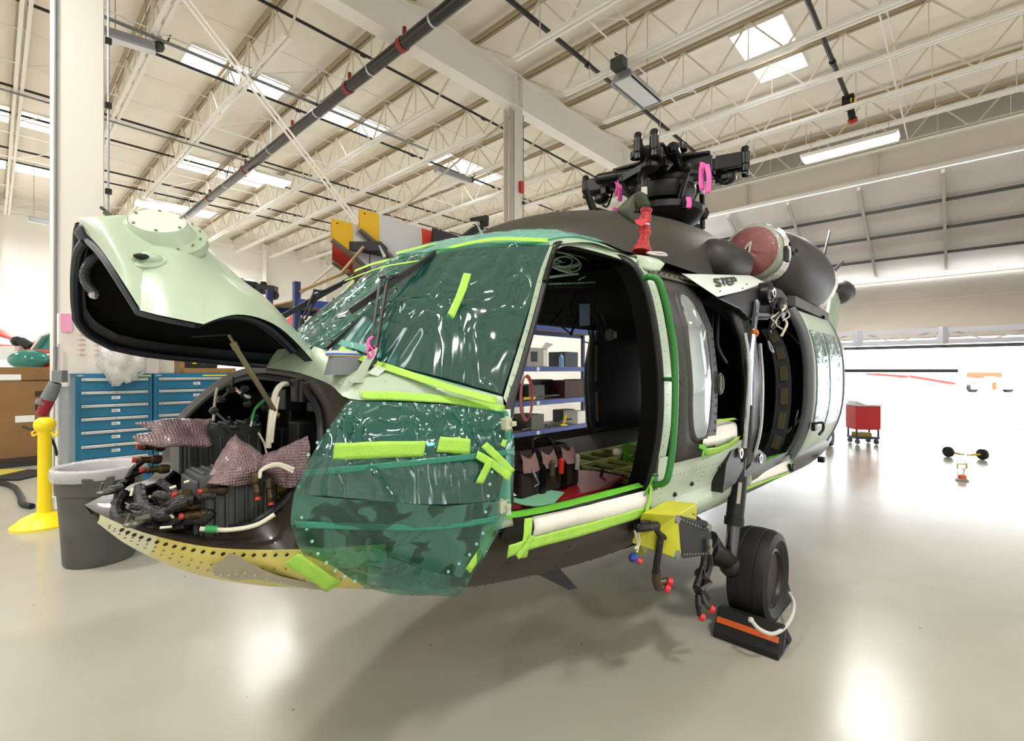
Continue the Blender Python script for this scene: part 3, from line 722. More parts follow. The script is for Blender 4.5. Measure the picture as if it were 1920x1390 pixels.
# blanking cover, scoop, access plate
p, n = near(300, 440)
n = V3((-.2, -.62, .74)).normalized()
b = MB(); b.lathe([(.155,-.03),(.15,.0),(.115,.012),(.098,.045),(.09,.055),(.088,.05)], p-n*.005, n, 40); o = b.build('cover_mount', lg, nd, smooth=35)
b = MB(); b.lathe([(.088,.045),(.087,.056),(.0,.057)], p-n*.005, n, 40); u = n.orthogonal().normalized(); w = n.cross(u)
b.mi = 1
for k in range(6): b.ball(p+n*.053+(u*math.cos(k*PI/3+.4)+w*math.sin(k*PI/3+.4))*.078, (.006,.006,.006), 6)
for k in range(14): b.ball(p+n*.008+(u*math.cos(k*PI/7)+w*math.sin(k*PI/7))*.132, (.005,.005,.005), 6)
b.build('blanking_cover', [M('cover_green', '#cbdcc6', .38), M('screw', '#7e8a74', .35, .4)], nd, smooth=35)
p, n = near(278, 490); b = MB(); b.lathe([(.052,-.004),(.052,.006),(.044,.008),(.03,.008)], p, n, 24)
b.ball(p+n*.008+V3((.01,0,0)), (.036,.03,.024), 14); b.mi = 1; b.ball(p+n*.012+V3((-.016,-.014,-.002)), (.024,.02,.011), 10)
b.build('drain_scoop', [lg, black], nd)
p, n = near(364, 522); b = MB(); b.lathe([(.0,.003),(.05,.003)], p, n, 32); b.mi = 2; b.lathe([(.050,.003),(.054,.009),(.062,.009),(.066,-.004)], p, n, 32); b.mi = 1
u = n.orthogonal().normalized(); w = n.cross(u)
for k in range(6): b.ball(p+n*.005+(u*math.cos(k*PI/3)+w*math.sin(k*PI/3))*.044, .0025, 5)
b.build('access_plate', [lg, rivd, M('ring_green', '#93a98a', .4)], nd, smooth=35)
b = MB(); b.tube(cr([kp(188,388,-.02), kp(198,396,-.02), kp(207,408,-.02), kp(222,416,0)], 4), .006, 6); b.bar(kp(196,397,-.01), kp(218,414,0), .012, .018); b.build('door_catch', M('latch_dark', '#55584e', .4, .3), nd)
b = MB(); P = cr([kp(196,478,-.08), kp(176,484,-.1), kp(160,505,-.12), kp(160,528,-.12), kp(178,552,-.1)], 12)
b.tube(P, [(.017 if i % 2 else .0135) for i in range(len(P))], 10); b.build('corrugated_hose', M('hose_grey', '#4b4d50', .4), nd, smooth=20)
b = MB(); b.ball(kp(176,553,-.1), .017, 8); b.bar(kp(166,550,-.1), kp(180,556,-.1), .012); b.build('hose_clamp', alu, nd)
b = MB(); b.bar(kp(360,632,.25), kp(425,628,.3), .006, .006); b.build('lining_rib', rubber, nd)
b = MB(); b.tube([kp(429,628,.30), kp(445,655,.30)], .006, 8); b.tube([kp(437,642,.30), kp(444,655,.30)], .013, 10); b.tube([kp(442,652,.30), kp(517,775,.24)], .0105, 10); b.ball(kp(519,779,.24), .014, 8)
b.build('support_strut', M('strut_bronze', '#7c745a', .35, .5), HR)

# ---- nose deck under the windshield
d0 = [kp(500,690,0), kp(535,695,.1), kp(570,702,.22), kp(620,722,.4), kp(655,748,.57), kp(750,752,.68), kp(850,758,.78), kp(945,768,.88)]
d2 = [H(.80,0,1.81), H(.79,.1,1.805), kp(590,650,.2), kp(613,657,.28), kp(700,678,.47), kp(790,702,.66), kp(870,724,.77), kp(942,744,.87)]
d1 = [(p+q)/2+V3((-.004, -.004, .01)) for p, q in zip(d0, d2)]
b = MB(); DG = crgrid([d0, d1, d2], 5, 4); b.grid(DG); b.grid(mir(DG)); b.mi = 1
for u in (.25, .5, .75):
    r = DG[int(u*(len(DG)-1))]
    for p in r[14:26:2]: b.rivets([p+V3((-.001, -.002, .001))], .004, (-.3, -.6, .7), .001)
b.build('nose_deck', [lg, rivl], HR, smooth=60)

# ---- windshield: three panes, posts, film
w0 = [kp(613,657,.28), kp(700,678,.47), kp(790,702,.66), kp(941,743,.86)]
w1 = [kp(716,565,.31), kp(800,575,.50), kp(890,590,.67), kp(985,608,.84)]
w2 = [kp(815,475,.28), kp(890,465,.42), kp(960,459,.57), kp(1031,460,.75)]
WG = crgrid([w0, w1, w2], 8, 6)
b = MB(); b.grid(WG); b.build('windshield_pane', M('glass_dark', '#0e1c1e', .05, spec=.6), HR, smooth=60)
b = MB(); b.grid(mir(WG)); b.build('windshield_pane', M('glass_dark'), HR, smooth=60)
cg = [[WG[i][0], V3((WG[i][0].x-.02, 0, WG[i][0].z+.02)), V3((WG[i][0].x, -WG[i][0].y, WG[i][0].z))] for i in range(0, len(WG), 4)]
CG = crgrid(cg, 3, 4); b = MB(); b.grid(CG); b.build('windshield_pane', M('glass_dark'), HR, smooth=60)
def wrinkle(G_, amp, off, sc=5, seed=0, d=None):
    out = []; d = V3(d).normalized() if d else None
    for r in G_:
        o = []
        for p in r:
            s_ = p if d is None else p-d*p.dot(d)*.8
            n = noise.noise(V3((s_.x*sc+seed, s_.y*sc, s_.z*sc*.6))); n2 = noise.noise(V3((s_.x*sc*2.3, s_.y*sc*2.3+seed, s_.z*sc)))
            o.append(p+off*(1+(n+.5*n2)*amp))
        out.append(o)
    return out
def fine_grid(rows, nu, nv, amp, off, sc=5, seed=0, d=None): return wrinkle(crgrid(rows, nu, nv), amp, V3(off), sc, seed, d)
b = MB(); b.grid(fine_grid([w0, w1, w2], 30, 22, .8, (-.013, -.010, .010), 7, 0, (.55, .12, .6))); b.build('protective_film', film_ws, HR, smooth=180)
b = MB(); b.grid(fine_grid([mirp(r) for r in (w0, w1, w2)], 20, 14, .7, (-.011, .009, .008), 7, 4, (.55, -.12, .6))); b.build('protective_film', film, HR, smooth=180)
b = MB(); b.grid(wrinkle(crgrid(cg, 12, 10), .7, V3((-.012, 0, .008)), 7, 9)); b.build('protective_film', film, HR, smooth=180)
for sgn in (1, -1):
    P = [V3((r[0].x, r[0].y*sgn, r[0].z)) for r in WG]
    b = MB(); b.bar(P[0], P[8], .035, .03, (-.6,0,.8)); b.bar(P[8], P[-1], .035, .03, (-.6,0,.8)); b.mi = 1
    for k in (1, 4, 7, 10, 13): b.ball(P[k]+V3((-.014, -.004, .014)), .006, 6)
    b.build('windshield_post', [blackg, brass], HR, smooth=0)
# wipers
def wiper(sgn, blade, arm1, arm2, heel):
    b = MB(); b.bar(blade[0], blade[1], .012, .03, (-.5, 0, .8)); b.bar(blade[1], blade[2], .014, .02, (-.5,0,.8)); b.bar(blade[1].lerp(blade[0], .5)+V3((-.01,0,.012)), blade[2], .01, .014)
    wb = b.build('wiper_blade', M('wiper_black', '#131314', .4), HR, smooth=0, bevel=.002)
    b = MB(); b.tube([arm1[0], arm1[1]], .006, 8); b.bar(arm2[0], arm2[1], .014, .01, (-.6,0,.8)); b.ball(arm1[1], .011, 8); b.ball(arm2[1], .012, 8); b.bar(arm1[1], blade[1].lerp(blade[0], .25), .012, .01)
    b.build('wiper_arm', M('wiper_black'), HR)
    b = MB(); b.tube([heel[0], heel[1]], [.02, .013], 10); b.build('wiper_pivot', M('wiper_black'), HR)
wiper(1, [kp(657,584,.36), kp(785,497,.36), kp(815,474,.31)], [kp(692,668,.50), kp(714,520,.38)], [kp(704,664,.52), kp(727,522,.40)], [kp(700,695,.52), kp(699,650,.51)])
wiper(-1, [kp(530,594,-.42), kp(640,532,-.42), kp(667,516,-.40)], [kp(565,600,-.40), kp(590,545,-.40)], [kp(572,600,-.40), kp(600,548,-.40)], [kp(566,620,-.4), kp(566,598,-.4)])
b = MB(); q = kp(694,657,.54); b.tube(cr([q+V3((0,0,-.03)), q+V3((-.02,-.01,0)), q+V3((0,0,.015)), q+V3((.015,0,-.01))], 5, True), .005, 6, closed=True); b.tube(cr([kp(693,655,.53), kp(690,640,.52), kp(698,632,.51)], 4), .006, 6); b.bar(kp(700,648,.52), kp(707,655,.53), .02, .002)
b.build('pink_ribbon', M('ribbon_pink', '#f062b8', .5), HR)
# air data probe box and vane on the deck
q = kp(642, 694, .44); base = [(-.07,-.035),(.075,-.04),(.09,.035),(-.06,.04)]
b = MB(); lo = [q+V3((x, y, -.02)) for x, y in base]; hi = [q+V3((x*.82+.006, y*.8, .055)) for x, y in base]
b.grid([lo+[lo[0]], hi+[hi[0]]]); b.face([len(b.v)-5+k for k in range(4)]); b.mi = 1
b.box(q+V3((.008, 0, .059)), (.125, .065, .007)); b.mi = 2; b.box(q+V3((.008,0,.065)), (.13,.068,.006)); b.mi = 3; b.box(q+V3((.0,0,.073)), (.10,.055,.012))
b.build('antenna_box', [M('antenna_grey', '#7a7e82', .45), M('foam_tan', '#b9a77a', .6), M('tape_blue', '#2f6fd0', .5), white], HR, smooth=0)
vp = [kp(654,719,.53), kp(692,660,.53), kp(707,652,.53), kp(703,665,.53), kp(678,712,.53)]
b = MB(); b.prism(vp, (0, -.008, 0)); b.box(kp(666,716,.54), (.05,.03,.008)); b.build('pitot_vane', lg2, HR, smooth=0)
b = MB(); b.prism([kp(688,700,.54), kp(705,685,.54), kp(722,692,.56), kp(706,706,.56)], (0, -.01, 0)); b.build('vane_base', lg2, HR, smooth=0)
# outside air temperature probes on the roof edge
for pts in (((905,443,.30),(898,428,.30),(893,415,.30)), ((722,482,-.1),(716,470,-.1),(711,460,-.1))):
    b = MB(); b.tube([kp(*q) for q in pts], [.010,.006,.004], 8); b.build('temperature_probe', chrome, HR)
# wire cutter on the roof
b = MB(); b.prism([kp(866,443,0), kp(890,424,0), kp(906,420,0), kp(908,430,0), kp(880,446,0)], (0,.03,0)); b.prism([kp(886,408,0), kp(912,403,0), kp(917,407,0), kp(916,424,0), kp(907,422,0), kp(904,414,0), kp(888,414,0)], (0,.03,0)); b.bar(kp(893,416,0), kp(900,427,0), .01); b.build('wire_cutter', black, HR, smooth=0)

# ---- roof
def rr(L): return [H(a, p, z) for a, p, z in L]
rf = [[w2[3], w2[2], w2[1], w2[0], V3((w2[0].x-.02, 0, w2[0].z+.02))],
      rr([(1.95,.83,2.385),(1.88,.62,2.46),(1.80,.45,2.48),(1.70,.28,2.47),(1.65,0,2.48)]),
      rr([(2.15,.90,2.36),(2.15,.7,2.47),(2.15,.5,2.52),(2.15,.3,2.54),(2.15,0,2.55)]),
      rr([(2.6,1.0,2.34),(2.6,.75,2.44),(2.6,.5,2.48),(2.6,.3,2.5),(2.6,0,2.5)]),
      rr([(6.5,1.02,2.34),(6.5,.75,2.43),(6.5,.5,2.46),(6.5,.3,2.47),(6.5,0,2.47)])]
RG = crgrid(rf, 6, 4); k1 = 13
b = MB(); b.grid(RG[:k1]); b.grid(mir(RG[:k1])); b.build('cockpit_roof', lg, HR, smooth=60)
b = MB(); b.grid(RG[k1-1:]); b.grid(mir(RG[k1-1:])); b.build('cabin_roof', olive, HR, smooth=60)
rfm = crgrid([[p for p in r] for r in rf[:3]], 14, 10); full = [r[4:]+[V3((p.x, -p.y, p.z)) for p in r[::-1][1:]] for r in rfm]
b = MB(); b.grid(wrinkle(full, .6, V3((-.005, 0, .014)), 8, 3)); b.build('roof_film', filmc, HR, smooth=180)

def ribbon(P, w, n, name='masking_tape', mat=tape, par=None, lift=.003):
    """strip of tape laid along points P, n = outward normal"""
    P = cr(P, 5); n = V3(n).normalized(); G_ = []
    r_ = random.Random(int(abs(P[0].x*9999)))
    for i, p in enumerate(P):
        t = (P[min(i+1, len(P)-1)]-P[max(i-1, 0)]).normalized(); s = t.cross(n).normalized()
        ww = w*(1+r_.uniform(-.06, .06)); e = t*(r_.uniform(-.006, .006))
        G_.append([p+s*ww*(k/4-.5)+n*(lift+r_.uniform(0, .0015))+(e*k*.4 if i in (0, len(P)-1) else e*0) for k in range(5)])
    b = MB(); b.grid(G_); return b.build(name, mat, par or HR, smooth=50, solid=.0012)
NW = (-.6, -.55, .55)
ribbon([kp(712,686,.53), kp(790,712,.70), kp(860,735,.81), kp(930,753,.90)], .036, (-.4,-.6,.6), lift=.006)
ribbon([kp(636,657,.38), kp(668,669,.45), kp(715,688,.55)], .034, (-.5,-.4,.7), lift=.006)
ribbon([kp(640,645,.36), kp(675,655,.43), kp(712,672,.50)], .03, (-.6,-.5,.6), 'protective_film', filmc, lift=.012)
ribbon([kp(675,742,.60), kp(750,744,.69), kp(850,752,.79), kp(960,771,.90)], .034, (-.3,-.8,.4))
ribbon([kp(700,735,.6), kp(760,737,.67), kp(820,742,.74)], .03, (-.3,-.7,.6))
ribbon([kp(878,522,.61), kp(866,558,.62), kp(845,606,.61)], .036, (-.65,-.6,.5), lift=.035)
ribbon([kp(800,488,.25), kp(850,468,.34), kp(930,453,.50), kp(1028,455,.745)], .028, (-.8,-.2,.6), lift=.015)
ribbon([kp(745,482,.02), kp(790,470,.1), kp(845,458,.15)], .05, (-.6,-.1,.8), lift=.02)
ribbon([kp(668,511,-.42), kp(705,497,-.3), kp(760,485,-.1), kp(800,478,.1)], .026, (-.8,0,.6), lift=.012)
ribbon([kp(560,640,-.5), kp(620,585,-.5), kp(668,530,-.5)], .02, (-.7,0,.6), lift=.02)
ribbon([kp(790,493,.26), kp(720,505,.05), kp(650,530,-.2)], .012, (-.8,-.1,.6), lift=.014)

# ---- cockpit side skin under the film
sk = [[kp(655,750,.575), kp(750,754,.685), kp(850,760,.785), kp(946,770,.885)],
      [kp(606,838,.645), kp(720,850,.77), kp(850,850,.87), kp(950,850,.94)],
      [H(.5,.58,1.07), H(.80,.70,1.04), H(1.05,.79,1.02), H(1.25,.855,.995)]]
SG = crgrid(sk, 8, 6); b = MB(); b.grid(SG); b.build('cockpit_side_skin', M('side_skin', '#3a382c', .5, var=.3, vs=4), HR, smooth=60); b = MB(); b.grid(mir(SG)); b.build('cockpit_side_skin', M('side_skin'), HR, smooth=60)
cw = [[kp(700,772,.64), kp(780,770,.72), kp(860,777,.80), kp(925,788,.87)], [kp(655,805,.645), kp(740,805,.735), kp(840,808,.83), kp(935,815,.92)], [kp(625,845,.67), kp(730,850,.79), kp(840,850,.87), kp(938,850,.945)]]
b = MB(); b.grid([[p+V3((-.004,-.007,0)) for p in r] for r in crgrid(cw, 6, 6)]); b.build('chin_window', M('glass_dark'), HR, smooth=60)
cw = [[kp(650,900,.71), kp(740,890,.80), kp(840,895,.89), kp(915,900,.94)], [kp(610,950,.68), kp(720,955,.79), kp(830,955,.88), kp(915,955,.93)]]
b = MB(); b.grid([[p+V3((-.004,-.007,0)) for p in r] for r in crgrid(cw, 6, 6)]); b.build('chin_window', M('glass_dark'), HR, smooth=60)
f_ = [[kp(652,752,.61), kp(750,754,.72), kp(850,760,.81), kp(950,771,.91)],
      [kp(592,838,.68), kp(720,850,.82), kp(850,850,.92), kp(962,850,.99)],
      [kp(550,925,.66), kp(690,935,.83), kp(820,945,.93), kp(955,935,.98)],
      [kp(546,985,.64), kp(680,1010,.76), kp(800,1020,.87), kp(928,1000,.96)],
      [kp(572,1042,.585), kp(690,1083,.66), kp(790,1092,.77), kp(892,1062,.92)],
      [kp(620,1075,.52), kp(712,1106,.6), kp(840,1114,.78), kp(868,1098,.86)]]
b = MB(); b.grid(fine_grid(f_[:3], 26, 26, .8, (-.006, -.016, 0), 8, 2, (1, .25, -.45))); b.build('chin_film', film, HR, smooth=180)
b = MB(); lowf = fine_grid([f_[2], f_[3], f_[4], f_[5]], 16, 26, .8, (-.006, -.018, -.002), 8, 5, (1, .2, -.6)); b.grid(lowf); b.build('chin_film', film2, HR, smooth=180)
b = MB(); b.grid(fine_grid([[kp(690,1030,.79), kp(780,1060,.84), kp(845,1075,.88)], [kp(688,1092,.66), kp(770,1105,.74), kp(840,1108,.82)]], 14, 14, .7, (-.01,-.02,0), 9, 1)); b.build('chin_film', film, HR, smooth=180)
for st in ([(572,885,.67),(700,874,.82),(850,858,.93),(958,846,.99)], [(550,980,.65),(690,985,.79),(820,985,.9),(930,970,.97)]):
    ribbon([kp(*q) for q in st], .022, (-.3,-1,0), 'film_overlap', sheet('film_overlap_teal', '#3f9d87', .45, .03, .1, 6, .01, dcol='#4fb59c'), lift=.022)
NF = (-.3, -.95, 0)
ribbon([kp(626,846,.73), kp(700,842,.81), kp(794,840,.88)], .058, NF, lift=.024)
ribbon([kp(820,832,.9), kp(848,834,.92), kp(876,837,.94)], .058, NF, lift=.02)
ribbon([kp(904,833,.97), kp(930,858,.99), kp(957,886,1.0)], .03, NF, lift=.02)
ribbon([kp(888,850,.96), kp(918,868,.98), kp(950,893,1.0)], .03, NF, lift=.023)
ribbon([kp(916,858,.98), kp(905,880,.97), kp(894,902,.96)], .03, NF, lift=.026)
ribbon([kp(943,822,.98), kp(938,836,.98)], .02, NF, lift=.02)
ribbon([kp(545,1037,.665), kp(578,1060,.64), kp(625,1092,.60)], .06, (-.3,-.8,-.5), lift=.02)
ribbon([kp(922,966,.96), kp(905,1015,.93), kp(872,1068,.90)], .034, (-.2,-1,-.2), lift=.018)
b = MB()
for (x, y) in ((560,913),(560,943),(566,970),(575,992),(585,1015),(596,1038),(612,1055),(628,1070),(646,1081),(665,1090),(905,1000),(893,1020),(880,1040),(860,1057),(840,1072),(690,760),(720,757),(750,758),(780,759),(810,762),(838,765),(868,770),(895,775),(916,785),(655,775),(635,790),(615,808),(595,830),(578,853),(938,872),(922,885),(918,908),(915,930),(910,960)):
    p_ = .63+(x-560)/390*.36-(max(0, y-1000)/100*.06); q = kp(x, y, p_+.045); b = MB(); b.lathe([(.0055,0),(.0055,.004),(.0025,.004)], q, (-.3,-1,0), 10); b.build('screw', M('screw_pale', '#8fc4b2', .35), HR)

# ---- door frame of the cockpit (front post, header, aft hoop, sill)
post = [kp(958,985,.93), kp(957,930,.95), kp(956,850,.96), kp(957,772,.92), kp(978,690,.89), kp(1002,605,.855), kp(1026,515,.81), kp(1042,463,.77)]
head = [kp(1065,459,.765), kp(1110,468,.82), kp(1160,482,.90)]
hoop = [ka(1190,496,2.13), ka(1212,532,2.14), ka(1229,600,2.15), ka(1241,700,2.15), ka(1240,800,2.15), ka(1224,890,2.15), ka(1208,935,2.14)]
loop = cr(post+head+hoop, 5)
b = MB(); b.tube([p+V3((.004, .012, 0)) for p in loop], .019, 8); b.build('door_seal', M('door_seal', '#070707', .5), HR)
b = MB(); b.grid([loop, [p+V3((.02, .06, 0)) for p in loop], [p+V3((.03, .14, 0)) for p in loop]]); b.build('door_jamb', inner, HR)
sl = cr([kp(943,746,.873), kp(960,690,.87), kp(986,606,.845), kp(1010,515,.8), kp(1030,462,.76)], 6); s2 = cr([kp(955,765,.91), kp(973,690,.885), kp(998,606,.85), kp(1021,515,.805), kp(1038,462,.768)], 6)
b = MB(); b.grid([[p+V3((-.004,-.006,0)) for p in sl], s2]); b.mi = 1
for k in range(1, 20, 2): b.ball(sl[k].lerp(s2[k], .5)+V3((-.004,-.006,0)), .0045, 6)
b.mi = 2
for k in range(17, 22): b.bar(s2[k]+V3((0,-.012,0)), s2[k+1]+V3((0,-.012,0)), .02, .012)
b.build('door_post', [lg, M('screw_pale'), blackg], HR)
s1 = cr([kp(1032,460,.755), kp(1060,450,.75), kp(1110,456,.80), kp(1165,472,.88), kp(1200,484,.97)], 5); s2 = cr([kp(1042,468,.775), kp(1065,461,.77), kp(1110,470,.83), kp(1160,485,.91), ka(1188,498,2.13)], 5)
b = MB(); b.grid([s1, [p.lerp(q, .5)+V3((0,-.008,.008)) for p, q in zip(s1, s2)], s2]); b.build('door_header', lg, HR, smooth=60)
# hinge panel ahead of the door
hp1 = [kp(944,768,.90), kp(948,850,.955), kp(935,940,.95), kp(925,995,.92)]; hp2 = [kp(957,768,.93), kp(958,850,.975), kp(957,940,.975), kp(962,985,.95)]
b = MB(); b.grid([cr(hp1, 5), cr(hp2, 5)]); b.build('hinge_panel', lg2, HR, solid=.006)
for (x, y) in ((950,795), (940,950)):
    b = MB(); q = kp(x, y, .985); b.box(q, (.035,.03,.045)); b.box(q+H(.02,.015,0), (.025,.02,.02)); b.tube([q+H(0,.0,-.03), q+H(0,.0,.03)], .008, 8); b.build('door_hinge', M('hinge_cream', '#b9bda0', .4, .3), HR, smooth=0, bevel=.004)
# sill skin below the door, then paper and tape
b = MB(); sa = cr([kp(958,975,.93), kp(1040,958,.97), kp(1130,940,1.02), kp(1210,920,1.06)], 4); sb = cr([H(1.25,.86,.98), H(1.5,.92,.975), H(1.85,1.0,.975), H(2.2,1.07,.98)], 4)
b.grid([[p+V3((0,.1,0)) for p in sa], sa, sb]); b.build('door_sill', M('sill_black', '#16140f', .5), HR, smooth=50)
pt = [kp(995,968,.965), kp(1070,953,1.0), kp(1140,936,1.04), kp(1207,919,1.075)]; pb = [kp(993,1007,.965), kp(1070,988,1.0), kp(1140,970,1.045), kp(1212,951,1.085)]
b = MB(); b.grid(wrinkle(crgrid([pt, [(p+q)/2+V3((0,-.012,0)) for p, q in zip(pt, pb)], pb], 5, 7), .5, V3((0,-.012,0)), 8)); b.build('masking_paper', paper, HR, smooth=60, solid=.002)
ribbon([kp(948,970,.955), kp(1010,960,.98), kp(1100,938,1.02), kp(1200,912,1.06)], .034, (0,-.5,.86), mat=tapedk, lift=.008)
ribbon([kp(945,1030,.965), kp(1000,1012,.98), kp(1100,986,1.03), kp(1205,956,1.08)], .055, (0,-.95,-.2), lift=.022)
ribbon([kp(983,968,.97), kp(980,1005,.975), kp(972,1045,.955)], .05, (0,-1,0), lift=.024)
ribbon([kp(1214,905,1.09), kp(1212,935,1.10), kp(1200,972,1.08)], .035, (0,-1,0), lift=.022)
ribbon([kp(1205,925,1.09), kp(1214,912,1.10), kp(1220,895,1.11)], .025, (0,-1,0), mat=tapedk, lift=.012)
ribbon([kp(990,1000,.98), kp(975,1025,.97), kp(960,1042,.96)], .03, (0,-1,0), lift=.028)
# polished patch with screws low on the side
q = kp(1002,1050,.83); b = MB(); b.lathe([(.075,0),(.07,.004),(.0,.005)], q+V3((0,-.004,-.003)), (0,-.75,-.62), 24, 1.5, .75); b.build('jack_pad_cover', M('pad_metal', '#8d857a', .3, .4), HR)
# blade antenna below the belly
b = MB(); b.prism([kp(1006,1076,.60), kp(1048,1065,.60), kp(1083,1103,.60), kp(1068,1107,.60)], (0,.012,0)); b.tube([kp(1004,1077,.6), kp(1048,1064,.6)], .006, 6); b.build('blade_antenna', M('antenna_dark', '#38383a', .4), HR, smooth=0)
# ================================================================ cabin, gear, engines, rotor
PZ = [(.98,1.0),(1.15,1.035),(1.3,1.05),(1.65,1.06),(1.95,1.03),(2.15,.96),(2.28,.86),(2.36,.76)]
def halfw(a): return 1.07+ min(max((a-2.15)/1.1, 0), 1)*.09
def sp(z):
    for (z0, p0), (z1, p1) in zip(PZ, PZ[1:]):
        if z <= z1: return p0+(p1-p0)*max(0, (z-z0)/(z1-z0))
    return PZ[-1][1]
def side(a, z, off=0): return H(a, halfw(a)*sp(z)+off, z)
def sideg(a0, a1, z0, z1, na=2, nz=8, off=0): return [[side(a0+(a1-a0)*i/na, z0+(z1-z0)*j/nz, off) for j in range(nz+1)] for i in range(na+1)]
# green edge strip aft of the door hoop, dark gap
b = MB(); hp = cr(hoop, 5)
b.grid([hp, [p+V3((.05, -.004, 0)) for p in hp], [p+V3((.10, -.004, 0)) for p in hp], [p+V3((.11, .03, 0)) for p in hp]]); b.mi = 1
b.rivets([p+V3((.045,-.005,0)) for p in hp[2::1]], .003, (0,-1,0))
b.build('hoop_strip', [lg, rivd], HR)
b = MB(); b.grid([[p+V3((.10, .03, 0)) for p in hp], [p+V3((.19, .04, 0)) for p in hp]]); b.build('hoop_gap', M('door_seal'), HR)
# shoulder fairing
b = MB(); fp = [kp(1180,480,.93), kp(1205,482,.98), kp(1226,488,1.02), kp(1236,500,1.05)]; fq = [kp(1190,498,.97), kp(1206,504,1.02), kp(1224,508,1.06), kp(1236,508,1.08)]
b.grid(crgrid([fp, [(p+q)/2+V3((0,-.03,.02)) for p, q in zip(fp, fq)], fq], 5, 5)); b.build('shoulder_fairing', lg, HR, solid=.01)
# window panel with oval acrylic window
a0, a1 = 2.31, 2.76
b = MB(); b.grid(sideg(a0, a1, 1.2, 2.36, 4, 14, .012)); b.mi = 1
for z in [1.24+.05*k for k in range(22)]:
    b.rivets([side(a0+.015, z, .014), side(a1-.015, z, .014)], .0035, (0,-1,0))
wp = b.build('window_panel', [dgrey, rivd], HR, smooth=60, solid=.02)
ac, zc, ra, rz_ = 2.555, 1.73, .115, .42
def oval(t, k=1.0, o=0):
    c, s = math.cos(t), math.sin(t); e = lambda v: math.copysign(abs(v)**.62, v)
    return side(ac+ra*k*e(c), zc+(rz_+ra*(k-1))*e(s), o)
b = MB(); b.grid([[oval(2*PI*i/48, 1.28, .016) for i in range(49)], [oval(2*PI*i/48, 1.22, .03) for i in range(49)], [oval(2*PI*i/48, 1.0, .034) for i in range(49)], [oval(2*PI*i/48, .98, .02) for i in range(49)]]); b.mi = 1
b.rivets([oval(2*PI*i/40, 1.15, .033) for i in range(40)], .0035, (0,-1,0)); b.build('window_frame', [dgrey, rivd], wp, smooth=60)
b = MB(); GL = [[oval(2*PI*i/48, k, .03+.03*(1-k*k)) for i in range(49)] for k in (.98, .8, .6, .4, .2, .01)]; b.grid(GL); b.build('window_pane', M('window_mirror', '#c9d6dc', .03, .85), wp, smooth=80)
q = side(2.765, 1.62, .03); b = MB(); b.tube(cr([q+V3((0,0,.06)), q+V3((.02,-.01,.03)), q+V3((.02,-.01,-.03)), q+V3((0,0,-.06)), q+V3((-.01,0,0))], 5, True), .008, 6, closed=True); b.box(q, (.03,.02,.09)); b.build('window_latch', M('latch_dark'), HR)
# lower green gunner panel, over the belly
rws = []
for a in (2.17, 2.5, 2.9, 3.3, 3.45):
    k = (a-2.2)/1.0; lo = [(1.07+.07*k, 1.0), (1.08+.05*k, .84+.02*k), (.97+.03*k, .745+.01*k), (.86+.08*min(k,1), .685+.015*k)]
    rws.append([side(a, 1.24, .006), side(a, 1.12, .006)]+[H(a, p+.008, z) for p, z in lo])
LG_ = crgrid(rws, 4, 4); b = MB(); b.grid(LG_); b.mi = 1
for i in (1, 6, 11): b.rivets([p+V3((0,-.001,0)) for p in LG_[i]], .0035, (0,-1,-.2))
for j in (4, 9, 14): b.rivets([LG_[i][j]+V3((0,-.001,0)) for i in range(0, 16)]+[LG_[i][j].lerp(LG_[i+1][j], .5) for i in range(0, 15)], .0035, (0,-1,-.3))
for (i, j) in ((3, 8), (5, 7), (8, 5), (8, 8)): b.ball(LG_[i][j]+V3((0,-.005,0)), .014, 8)
b.build('lower_side_panel', [lg2, rivd], HR, smooth=60)
b = MB(); e = [r[-1] for r in LG_]; b.tube([LG_[-1][j]+V3((.02,0,0)) for j in range(0, 20)], .012, 6); b.build('panel_edge', lg2, HR)
# green grab handle
b = MB(); P = cr([kp(1210,521,1.12), kp(1222,519,1.17), kp(1236,530,1.2), kp(1249,570,1.22), kp(1262,640,1.235), kp(1266,700,1.24), kp(1265,780,1.24), kp(1260,850,1.23), kp(1252,895,1.21), kp(1243,907,1.17), kp(1228,909,1.12)], 6)
b.tube(P, .017, 12); b.tube([kp(1264,712,1.24), kp(1245,711,1.14)], .012, 8); o = b.build('grab_handle', green, HR)
for (x, y) in ((1247,712), (1228,903)): b = MB(); q = kp(x, y, 1.115); b.box(q, (.05,.012,.09)); [b.ball(q+V3((dx,-.008,dz)), .006, 6) for dx in (-.015,.015) for dz in (-.03,.03)]; b.build('handle_plate', M('plate_green', '#3c5c3c', .4, .2), o, smooth=0, bevel=.003)
# second window opening: dark, with inner greys, straps and taped sill
b = MB(); b.grid([[side(2.78, z, -.02) for z in (1.3, 1.7, 2.1, 2.34)], [side(2.80, z, -.14) for z in (1.3, 1.7, 2.1, 2.34)]]); b.build('window_jamb', inner, HR)
b = MB()
b.grid([[side(3.18, z, 0) for z in (1.0, 1.3, 1.6, 1.9, 2.1, 2.34)], [side(3.42, z, .0) for z in (1.0, 1.3, 1.6, 1.9, 2.1, 2.34)]]); b.build('side_pillar', M('pillar_black', '#070707', .4), HR, solid=.05)
b = MB(); b.grid([[H(3.35, p, z) for p in (.55, .75, .95)] for z in (1.0, 1.6, 2.3)]); b.mi = 0; b.build('inner_bulkhead', innerg, HR, solid=.03)
b = MB(); b.tube(cr([kp(1347,590,.95), kp(1345,640,.95), kp(1350,660,.95), kp(1362,680,.95)], 5), .012, 8); b.build('inner_handle', M('inner_handle_grey', '#3c444c', .4), HR)
ribbon([kp(1324,558,.9), kp(1330,580,.9), kp(1336,600,.9)], .04, (0,-1,0), 'orange_strap', M('strap_orange', '#d4842a', .6))
